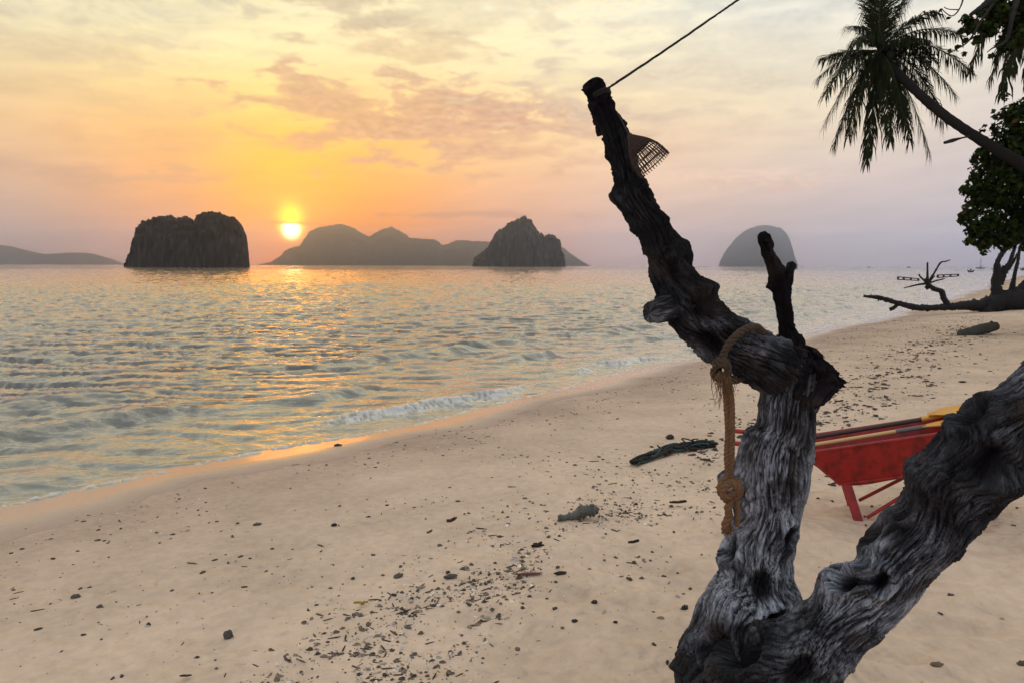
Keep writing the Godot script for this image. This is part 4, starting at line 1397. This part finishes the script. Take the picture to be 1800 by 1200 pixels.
func make_overhang() -> void:
	# the tree and the palm that hang in from above at the right
	var root := thing("overhanging_tree", "tree whose dark leafy branches hang in from the top right corner", "tree")
	var d := 10.0
	part("trunk", trunk_mesh([[2560, 780, 9.4, 60], [2500, 500, 9.6, 48], [2380, 200, 9.8, 40], [2200, 20, 10, 30], [2000, -90, 10, 20], [1860, -60, 10, 13], [1760, -10, 10, 8], [1725, 14, 10, 5], [1706, 26, 10, 2.6]], 14, 0.12), bark_mat, root)
	var twigs := [
		[[1760, -10, 10, 4], [1730, 30, 9.9, 2.2], [1705, 70, 9.8, 1.4], [1685, 85, 9.8, 1.0], [1662, 96, 9.8, 0.7]],
		[[1700, -30, 10, 2], [1690, 10, 10, 1.3], [1674, 28, 9.9, 1], [1655, 15, 9.9, 0.7]],
		[[1686, 17, 10, 1], [1668, 16, 10, 0.8], [1660, 12, 10, 0.6]],
		[[1790, -10, 10, 6], [1780, 30, 9.8, 4], [1770, 70, 9.8, 2.4], [1745, 85, 9.7, 1.2], [1736, 92, 9.7, 0.7]],
		[[1725, 55, 9.9, 1], [1728, 84, 9.9, 0.8], [1720, 105, 9.9, 0.5]],
	]
	for b in twigs:
		part("branch", trunk_mesh(b, 8, 0.1), bark_mat, root)
	var cl := []
	for q in [[1730, 22, 10, 12], [1712, 45, 10, 16], [1740, 50, 10, 18], [1765, 25, 10, 26], [1790, 60, 10, 28], [1770, 78, 10, 16], [1700, 35, 10, 10], [1690, 55, 10, 8], [1720, 70, 10, 10], [1800, 20, 10.2, 30], [1840, 30, 10.4, 40], [1685, 84, 9.8, 5], [1694, 94, 9.8, 4], [1668, 30, 9.9, 3], [1672, 88, 9.8, 3], [1655, 17, 10, 3], [1755, 8, 10, 18], [1880, -20, 10.4, 60], [1698, 72, 10, 5], [1744, 98, 10, 6], [1830, 80, 10.2, 22]]:
		cl.append(blob(q[0], q[1], q[2], q[3]))
	var crown := part("crown", leaf_cloud(cl, 4200, 0.062, 1.3, 53), leaf_mat, root)
	crown.set_meta("kind", "stuff")
	var palm := thing("coconut_palm", "coconut palm out of the picture whose frond ends droop into the top right corner", "palm")
	d = 13.0
	part("trunk", trunk_mesh([[2300, 860, 12.4, 24], [2200, 560, 12.6, 18], [2050, 250, 12.8, 16], [1900, 0, 13, 15], [1846, -80, 13, 15]], 16, 0.05, 0.07), bark_mat, palm)
	var c := spot(1842, -92, d)
	var k := 0
	for t in [[1706, 106, 0.4, 0.3, 0.06], [1763, 148, 0.8, 0.24, 0.05], [1742, 128, -0.6, 0.24, 0.05], [1806, 128, 0.5, 0.2, 0.05], [1780, 110, 1.2, 0.2, 0.03], [1870, 140, 0.3, 0.24, 0.05], [1960, 80, 0, 0.3, 0.1], [2000, -40, 0.4, 0.3, 0.1], [1980, -180, -0.4, 0.2, 0.04], [1850, -280, 0.4, 0.1, 0.0], [1700, -220, 0.4, 0.2, 0.04], [1700, -100, -1.0, 0.3, 0.08], [1730, 20, 1.4, 0.3, 0.05], [1800, 60, -1.2, 0.3, 0.05], [1755, 90, 0.1, 0.3, 0.0]]:
		k += 1
		part("frond", frond(c, spot(t[0], t[1], d - t[2]), t[3], t[4], 0.42, 500 + k), leaf_mat, palm)

func make_plants() -> void:
	leaf_mat = paint(Color.WHITE, 0.75, true)
	leaf_mat.metallic_specular = 0.12
	leaf_mat.backlight_enabled = true
	leaf_mat.backlight = Color(0.07, 0.08, 0.03)
	bark_mat = paint(Color(0.115, 0.10, 0.095), 0.95)
	bark_mat.heightmap_enabled = true
	bark_mat.heightmap_scale = 2.0
	bark_mat.heightmap_texture = noise_tex(noise(0.03, 4, FastNoiseLite.TYPE_SIMPLEX, 91), 256)
	bark_mat.uv1_triplanar = true
	make_palm()
	make_beach_tree()
	make_fallen()
	make_overhang()

# ------------------------------------------------------------------ boats, driftwood, stones
func hull(len: float, wide: float, high: float, rise: float) -> ArrayMesh:
	var v := PackedVector3Array()
	for i in 17:
		var t := i / 16.0
		var w := wide * 0.5 * pow(sin(PI * clampf(0.08 + t * 0.90, 0, 1)), 0.6)
		var up := rise * pow(absf(t * 2.0 - 1.0), 3.0)
		for j in 9:
			var a := PI * j / 8.0
			v.append(Vector3((t - 0.5) * len, up + high * (1.0 - sin(a)) - 0.2, -w * cos(a)))
		v.append(Vector3((t - 0.5) * len, up + high * 0.75 - 0.2, w * 0.9))
		v.append(Vector3((t - 0.5) * len, up + high * 0.75 - 0.2, -w * 0.9))
	return grid(17, 11, v, PackedColorArray(), PackedVector2Array())

func boat(called: String, label: String, kind: String, px: float, depth: float, len_px: float, high_px: float, mast_px: float, shade: Color) -> void:
	var at := spot(px, 468, depth)
	var root := thing(called, label, kind, Vector3(at.x, 0.0, at.z), atan2(-at.x, -at.z), "boats anchored on the horizon")
	var m := paint(shade, 0.6)
	var l := metres(len_px, depth)
	var h := metres(high_px, depth)
	part("hull", hull(l, l * 0.25, h, h * 0.8), m, root)
	soup()
	beam(Vector3(-l * 0.18, h * 1.25, 0), Vector3(l * 0.14, h * 1.25, 0), Vector3.BACK, l * 0.17, h * 0.8)
	part("cabin", soup_mesh(), m, root)
	if mast_px > 0.0:
		soup()
		bar(Vector3(0, h * 0.3, 0), Vector3(0, metres(mast_px, depth), 0), metres(0.5, depth), 8)
		part("mast", soup_mesh(), m, root)
		soup()
		bar(Vector3(0, h * 2.4, 0), Vector3(l * 0.33, h * 2.3, 0), metres(0.45, depth), 8)
		part("boom", soup_mesh(), m, root)
		soup()
		bar(Vector3(-l * 0.45, h * 1.2, 0), Vector3(0, metres(mast_px, depth) * 0.97, 0), metres(0.12, depth), 5)
		part("stay", soup_mesh(), m, root)

func make_boats() -> void:
	boat("longtail_boat", "small dark longtail boat, nearest boat left of the sailing boat", "boat", 1708, 300, 10.5, 3.2, 0, Color(0.22, 0.2, 0.19))
	boat("sailing_boat", "pale sailing boat with one bare mast on the horizon", "sailing boat", 1724.5, 900, 15, 1.9, 18, Color(0.5, 0.5, 0.55))
	boat("motor_boat", "small boat on the horizon between the sailing boat and the bare branches", "boat", 1748, 620, 7, 1.8, 0, Color(0.3, 0.3, 0.32))
	boat("motor_boat", "small dark boat at the right edge of the horizon", "boat", 1800, 500, 9, 2.4, 0, Color(0.26, 0.25, 0.25))
	boat("motor_boat", "small boat on the horizon just right of the upright snag", "boat", 1400.5, 700, 4.5, 2.0, 5, Color(0.26, 0.25, 0.25))
	boat("motor_boat", "tiny far boat on the horizon, left of the bare branches", "boat", 1528, 1500, 5, 1.0, 2, Color(0.4, 0.4, 0.42))
	boat("motor_boat", "tiny far boat on the horizon above the left slotted board", "boat", 1598, 1500, 7, 1.0, 2, Color(0.4, 0.4, 0.42))

var stones := []
func stone_mat(c: Color, rough := 0.85) -> StandardMaterial3D:
	return paint(c, rough)

func put_lump(called: String, label: String, kind: String, px: float, py: float, wide: float, mesh: Mesh, mat: Material, turn := 0.0, sink := 0.2, stretch := Vector3.ONE, group := "") -> void:
	var g := on_ground(px, py)
	var s := metres(wide, -g.z) * 0.5
	var o := part(called, mesh, mat)
	o.transform = Transform3D(Basis(Vector3.UP, turn).scaled_local(stretch * s), g + Vector3.UP * s * stretch.y * (0.35 - sink))
	tag(o, label, kind, group)

func leaf_mesh(curl: float, sd: int) -> ArrayMesh:
	var r := RandomNumberGenerator.new()
	r.seed = sd
	var v := PackedVector3Array()
	for i in 13:
		var t := i / 12.0
		var w := 0.36 * pow(sin(PI * clampf(t * 0.97 + 0.015, 0, 1)), 0.8)
		for j in 9:
			var f := (j / 8.0 - 0.5) * 2.0
			v.append(Vector3((t - 0.5) * 2.0, curl * (0.34 * f * f + 0.45 * pow(t - 0.45, 2.0)) + 0.04 * r.randfn() * absf(f), f * w))
	return grid(13, 9, v, PackedColorArray(), PackedVector2Array())

func make_drift() -> void:
	# the grey green log
	var g := on_ground(1722, 588)
	var d := -g.z
	var m := paint(Color(0.27, 0.265, 0.23), 0.9)
	m.heightmap_enabled = true
	m.heightmap_scale = 1.0
	m.heightmap_texture = noise_tex(noise(0.03, 4, FastNoiseLite.TYPE_SIMPLEX, 95), 256)
	m.uv1_triplanar = true
	m.uv1_scale = Vector3(3, 3, 3)
	var root := thing("driftwood_log", "short grey green driftwood log lying on the upper beach", "log")
	part("log", trunk_mesh([[1688, 589, d + 0.1, 8.5], [1700, 586, d + 0.1, 9], [1718, 581, d, 9.5], [1735, 577, d, 9], [1748, 574, d, 8], [1754, 573, d, 6.5]], 18, 0.12), m, root)
	part("branch_stub", trunk_mesh([[1741, 572, d, 3], [1743, 567, d, 2.6], [1745, 565, d, 2]], 8, 0.1), m, root)
	# old net rope on the sand
	var tr := thing("old_rope", "dark tangled old rope with green strands lying on the sand", "rope")
	var a := []
	for q in [[1116, 819], [1130, 812], [1150, 806], [1170, 799], [1190, 793], [1210, 790], [1230, 788], [1250, 785]]:
		a.append(on_ground(q[0], q[1]))
	var r := RandomNumberGenerator.new()
	r.seed = 14
	for k in 7:
		soup()
		var p := PackedVector3Array()
		for q in a:
			p.append(q + Vector3(r.randf_range(-0.04, 0.04), 0.015 + r.randf_range(0.0, 0.055), r.randf_range(-0.05, 0.05)))
		var green := k == 2 or k == 5
		laid_rope(even(p, 0.012), 0.016 if not green else 0.012, 0.07, 6)
		part("strand", soup_mesh(), paint(Color(0.16, 0.30, 0.29) if green else [Color(0.17, 0.14, 0.12), Color(0.13, 0.13, 0.13), Color(0.25, 0.19, 0.14)][k % 3], 0.9, true), tr)
	soup()
	for k in 26:
		var t := r.randf() * 6.9
		var q: Vector3 = a[int(t)].lerp(a[int(t) + 1], t - int(t))
		q += Vector3(r.randf_range(-0.05, 0.05), 0.03, r.randf_range(-0.05, 0.05))
		var p := PackedVector3Array()
		for i in 6:
			p.append(q + Vector3(r.randfn() * 0.045, absf(r.randfn()) * 0.025 - 0.01, r.randfn() * 0.04))
		tube(smooth_path(p, 24), PackedFloat32Array([0.007]), 6)
	part("tangle", soup_mesh(), paint(Color(0.16, 0.13, 0.12), 0.9, true), tr)
	# dead coral
	var cg := on_ground(1015, 912)
	var cd := -cg.z
	var cm := paint(Color(0.45, 0.44, 0.41), 0.95)
	cm.heightmap_enabled = true
	cm.heightmap_scale = 1.2
	cm.heightmap_texture = noise_tex(noise(0.06, 2, FastNoiseLite.TYPE_CELLULAR, 97), 256)
	cm.uv1_triplanar = true
	cm.uv1_scale = Vector3(6, 6, 6)
	var cr := thing("coral_piece", "grey club shaped piece of dead coral on the sand", "coral")
	part("branch", trunk_mesh([[981, 912, cd, 5], [986, 911, cd, 7.5], [996, 909, cd, 5.5], [1006, 906, cd, 7.5], [1020, 903, cd, 6.5]], 18, 0.3), cm, cr)
	part("knob", trunk_mesh([[1010, 905, cd, 6], [1020, 901, cd, 10], [1030, 897, cd, 8.5], [1040, 897, cd, 11], [1048, 897, cd, 7.5], [1052, 897, cd, 4]], 20, 0.32), cm, cr)
	part("spur", trunk_mesh([[1034, 896, cd, 6], [1041, 889, cd, 5], [1045, 888, cd, 3]], 12, 0.5), cm, cr)

	var dark := stone_mat(Color(0.17, 0.14, 0.12))
	var grey := stone_mat(Color(0.32, 0.30, 0.27))
	var brown := stone_mat(Color(0.23, 0.13, 0.09), 0.6)
	var wood2 := stone_mat(Color(0.20, 0.15, 0.12))
	var shell := stone_mat(Color(0.78, 0.72, 0.64), 0.5)
	var lump := lump_mesh(3, 0.6, 0.5, 8)
	var lump2 := lump_mesh(4, 0.75, 0.7, 8)
	var flat := lump_mesh(5, 0.35, 0.5, 8)
	var lf := leaf_mesh(1.0, 3)
	var lf2 := leaf_mesh(0.55, 4)
	put_lump("stone", "smooth olive grey pebble, largest stone on the lower left sand", "stone", 132, 1050, 17, lump, grey, 0.3, 0.2, Vector3(1, 1, 0.8))
	put_lump("cone_shell", "upright grey broken cone shell on the lower left sand", "shell", 400, 1121, 17, lump_mesh(9, 1.1, 0.6, 8), grey, 0.5, -0.3)
	put_lump("shell_piece", "dark curved shell piece at the bottom edge left of the wrack line", "shell", 326, 1194, 22, lf2, dark, 0.1, -0.2)
	put_lump("dry_leaf", "brown folded dry leaf, larger of the two above the yellow leaf", "leaf", 793, 936, 19, lf, brown, 0.6, -0.9, Vector3(1, 1.7, 1))
	put_lump("dry_leaf", "small tan curled leaf left of the brown folded leaf", "leaf", 755, 943, 15, lf, stone_mat(Color(0.42, 0.33, 0.25)), 0.9, -0.4, Vector3(1, 1.3, 1))
	put_lump("dry_leaf", "yellow green leaf lying flat on the sand left of the wrack line", "leaf", 634, 1067, 27, lf2, stone_mat(Color(0.55, 0.50, 0.13), 0.5), 0.1, -0.2)
	put_lump("stone", "black crusted pebble in the middle of the pale sand", "stone", 587, 924, 10, lump2, dark, 0.2, 0.1)
	put_lump("stone", "flat tan pebble near the left wet edge, above the crusted black pebble", "stone", 452, 922, 15, flat, grey, 0.4)
	put_lump("stone", "grey rounded stone just left of the wrack line below the coral", "stone", 700, 1014, 18, lump, grey, 0.9)
	put_lump("stone", "long pale stone at the upper left end of the wrack line", "stone", 792, 1016, 26, flat, grey, 0.35, 0.1, Vector3(1, 1, 0.5))
	put_lump("stone", "dark stone farthest from the sea, left of the tree base", "stone", 1204, 1069, 14, lump, dark, 0.9, 0.1)
	put_lump("stone", "dark brown pebble alone on the smooth sand left of the tree base", "stone", 1010, 1092, 11, lump, dark, 0.2)
	put_lump("stone", "small dark pebble between the wrack line and the tree base", "stone", 1082, 1094, 8, lump2, dark, 0.1)
	put_lump("stone", "brown pebble right of the wrack line under the curled bark", "stone", 1045, 1059, 11, lump2, wood2, 0.4)
	put_lump("stone", "round dark stone above the old rope", "stone", 1178, 771, 14, lump2, wood2, 0.1, 0.0)
	put_lump("stone", "dark stone at the wet edge of the sand near the golden reflection", "stone", 594, 783, 14, flat, dark, 0.2)
	put_lump("bark_piece", "long dark curled piece of bark between coral and hanging rope", "bark", 1192, 891, 32, lf, wood2, 0.1, -0.3, Vector3(1, 0.7, 0.8))
	put_lump("bark_piece", "dark bark strip below the coral at the upper wrack line", "bark", 1114, 961, 23, lf, stone_mat(Color(0.15, 0.11, 0.09)), 0.35, -0.3)
	put_lump("bark_piece", "dark wood chip in the middle of the wrack line", "bark", 985, 1009, 24, flat, wood2, 0.2, 0.1, Vector3(1, 0.8, 0.4))
	put_lump("shell", "open white shell lying in the wrack line", "shell", 902, 1031, 18, lf, shell, 0.4, -0.3, Vector3(1, 1, 1.4))
	put_lump("stick", "reddish weathered stick in the wrack line beside the white shell", "stick", 930, 1012, 52, lump_mesh(11, 0.22, 0.5, 9), stone_mat(Color(0.40, 0.27, 0.24)), 0.1, 0.0, Vector3(1, 0.45, 0.14))
	put_lump("twig", "black forked twig below the coral", "twig", 945, 960, 22, lump_mesh(12, 0.5, 1.3, 8), dark, 0.4, 0.0, Vector3(1, 0.8, 0.5))
	put_lump("stone", "tan pebble at the lower right, right of the leaning trunk", "stone", 1647, 1169, 23, lump, stone_mat(Color(0.42, 0.36, 0.30)), 0.1, 0.2, Vector3(1, 0.7, 0.7))
	put_lump("stone", "stone at the right edge near the lower right corner", "stone", 1798, 1168, 16, lump2, grey, 0.1)
	put_lump("shell_piece", "white shell chip right of the leaning trunk", "shell", 1796, 939, 8, flat, shell, 0.1)
	put_lump("dry_leaf", "dry brown leaf on the sand above the wheelbarrow", "leaf", 1613, 700, 19, lf, brown, -0.2, -0.3, Vector3(1, 0.6, 0.7))
	put_lump("dry_leaf", "dark dry leaf left of the wheelbarrow, close to the upright trunk", "leaf", 1486, 738, 14, lf, wood2, 0.3, -0.3, Vector3(1, 0.8, 0.8))
	put_lump("dry_leaf", "dark curled leaf at the near end of the upper wrack line", "leaf", 1475, 711, 16, lf, dark, 0.0, -0.3)
	put_lump("wood_chip", "dark wood chip at the far right of the upper sand", "wood", 1692, 672, 14, flat, wood2, 0.0, 0.0, Vector3(1, 0.6, 0.4))
	put_lump("dark_clump", "dark weed clump lying in the wet sand right of the snag", "weed", 1454, 568, 14, lump2, dark, 0.0, 0.2, Vector3(1, 0.5, 0.6))
	# uncounted litter
	var wrack := PackedVector3Array()
	for q in [[560, 1260], [700, 1165], [800, 1085], [880, 1025], [985, 965], [1080, 915], [1180, 872], [1300, 815], [1440, 735], [1520, 690], [1600, 645], [1660, 605], [1720, 575]]:
		wrack.append(on_ground(q[0], q[1]))
	scatter("pebble_litter", lump_mesh(21, 0.5, 0.7, 4), Color(0.06, 0.046, 0.037), 3000, 0.0095, wrack, 0.0, 301)
	scatter("pebble_litter", lump_mesh(22, 0.35, 0.9, 4), Color(0.07, 0.055, 0.045), 1700, 0.012, wrack, 0.0, 302)
	scatter("pebble_litter", lump_mesh(23, 0.5, 0.9, 4), Color(0.10, 0.08, 0.065), 1700, 0.009, wrack, 1.0, 303)
	scatter("pebble_litter", lump_mesh(24, 0.6, 0.6, 4), Color(0.22, 0.175, 0.135), 1300, 0.010, wrack, 1.0, 304)
	scatter("shell_litter", lump_mesh(25, 0.4, 0.9, 4), Color(0.62, 0.55, 0.47), 1500, 0.0075, wrack, 0.0, 305)
	scatter("shell_litter", lump_mesh(26, 0.4, 0.9, 4), Color(0.62, 0.55, 0.47), 800, 0.011, wrack, 1.0, 306)
	scatter("twig_litter", lump_mesh(27, 0.14, 0.7, 4), Color(0.075, 0.05, 0.036), 800, 0.019, wrack, 1.0, 307)
	scatter("leaf_litter", lump_mesh(29, 0.35, 0.9, 4), Color(0.075, 0.052, 0.04), 1500, 0.021, wrack, 2.0, 309)
	scatter("twig_litter", lump_mesh(28, 0.12, 0.7, 4), Color(0.09, 0.06, 0.045), 500, 0.025, wrack, 0.0, 308)

func scatter(called: String, mesh: Mesh, c: Color, count: int, size: float, wrack: PackedVector3Array, on_line: float, sd: int) -> void:
	var r := RandomNumberGenerator.new()
	r.seed = sd
	var mm := MultiMesh.new()
	mm.transform_format = MultiMesh.TRANSFORM_3D
	mm.use_colors = true
	mm.mesh = mesh
	var ts := []
	var cs := []
	while ts.size() < count:
		var x := 0.0
		var z := 0.0
		if on_line > 0.5:
			var t := r.randf()
			if on_line > 1.5: t = 0.62 + 0.38 * t
			var q := spline(wrack, lerpf(0.0, 1.0, pow(t, 1.15)))
			var spread := 0.2 + 0.35 * absf(n_soft.get_noise_2d(q.x * 40.0, q.z * 40.0)) + 0.2 * t
			x = q.x + r.randfn() * spread * 0.8 - 0.1
			z = q.z + r.randfn() * spread
			if r.randf() > smoothstep(-0.25, 0.35, n_soft.get_noise_2d(x * 75.0 + 30.0, z * 75.0)) + 0.12: continue
		else:
			var s := -2.0 + 34.0 * pow(r.randf(), 1.5)
			var d := 0.75 + 9.0 * r.randf()
			x = 0.785 * (d - 7.07) + 0.62 * s
			z = 0.62 * (d - 7.07) - 0.785 * s
			# mostly on the seaward side of the wrack line, in drifts
			var keep := 0.55 + 1.2 * n_soft.get_noise_2d(x * 30.0, z * 30.0)
			if d > 4.2: keep *= 0.28
			if r.randf() > keep: continue
		var g := ground(x, z)
		if Vector2(x, z).length() < 1.6: continue
		var q := size * (0.35 + 1.5 * pow(r.randf(), 3.2)) * (1.0 + 0.02 * Vector2(x, z).length())
		var b := Basis(Vector3.UP, r.randf() * TAU) * Basis(Vector3.RIGHT, r.randfn() * 0.25)
		ts.append(Transform3D(b.scaled_local(Vector3(q, q, q * r.randf_range(0.45, 0.9)) if not called.begins_with("twig") else Vector3(q, q, q * 0.16)), Vector3(x, g + q * 0.04, z)))
		var k := r.randf_range(0.55, 1.5)
		cs.append(Color(k, k * r.randf_range(0.92, 1.05), k * r.randf_range(0.85, 1.05)))
	mm.instance_count = count
	for i in count:
		mm.set_instance_transform(i, ts[i])
		mm.set_instance_color(i, Color(cs[i].r * c.r, cs[i].g * c.g, cs[i].b * c.b))
	var o := MultiMeshInstance3D.new()
	o.multimesh = mm
	o.material_override = paint(Color.WHITE, 0.85, true)
	o.name = numbered(called)
	add_child(o, true)
	o.set_meta("kind", "stuff")
	o.set_meta("label", {"pebble_litter": "small dark pebbles scattered over the sand", "shell_litter": "small pale shell bits scattered over the sand", "twig_litter": "small dark twigs strewn along the wrack line", "leaf_litter": "dark leaf scraps along the upper wrack line"}[called])

# ------------------------------------------------------------------ the scene
func _ready() -> void:
	var cam := Camera3D.new()
	cam.name = "camera"
	add_child(cam)
	cam.transform = Transform3D(eye_basis, eye_pos)
	cam.fov = rad_to_deg(2.0 * atan(600.0 / FOCAL))
	cam.near = 0.05
	cam.far = 60000.0
	cam.current = true
	n_fine = noise(0.02, 3, FastNoiseLite.TYPE_SIMPLEX, 2)
	n_soft = noise(0.02, 2, FastNoiseLite.TYPE_SIMPLEX_SMOOTH, 7)
	n_ridge = noise(1.0, 3, FastNoiseLite.TYPE_SIMPLEX, 9, FastNoiseLite.FRACTAL_RIDGED)
	n_cell = noise(0.06, 2, FastNoiseLite.TYPE_CELLULAR, 12)
	rng.seed = 77
	var env := Environment.new()
	env.background_mode = Environment.BG_SKY
	env.sky = Sky.new()
	env.sky.sky_material = make_sky()
	env.background_energy_multiplier = 1.0
	env.tonemap_mode = Environment.TONE_MAPPER_LINEAR
	env.tonemap_exposure = 1.25
	env.sdfgi_enabled = true
	env.ssao_enabled = true
	env.ssil_enabled = true
	env.volumetric_fog_enabled = true
	env.volumetric_fog_density = 0.00024
	env.volumetric_fog_anisotropy = 0.87
	env.volumetric_fog_albedo = Color(0.82, 0.89, 1.0)
	var world := WorldEnvironment.new()
	world.name = "world"
	world.environment = env
	add_child(world)
	var sun := DirectionalLight3D.new()
	sun.name = "sun"
	sun.light_color = Color(1.0, 0.62, 0.28)
	sun.light_energy = 0.025
	sun.light_angular_distance = 10.0
	sun.shadow_enabled = true
	sun.rotation = Vector3(deg_to_rad(-SUN_EL), deg_to_rad(180.0 - SUN_AZ), 0)
	add_child(sun)
	build_scene()

func build_scene() -> void:
	var t := Time.get_ticks_msec()
	make_sea()
	make_sand()
	make_islands()
	make_tree()
	make_rope()
	make_line()
	make_shade()
	make_barrow()
	make_plants()
	make_boats()
	make_drift()
	print("built in ", Time.get_ticks_msec() - t)
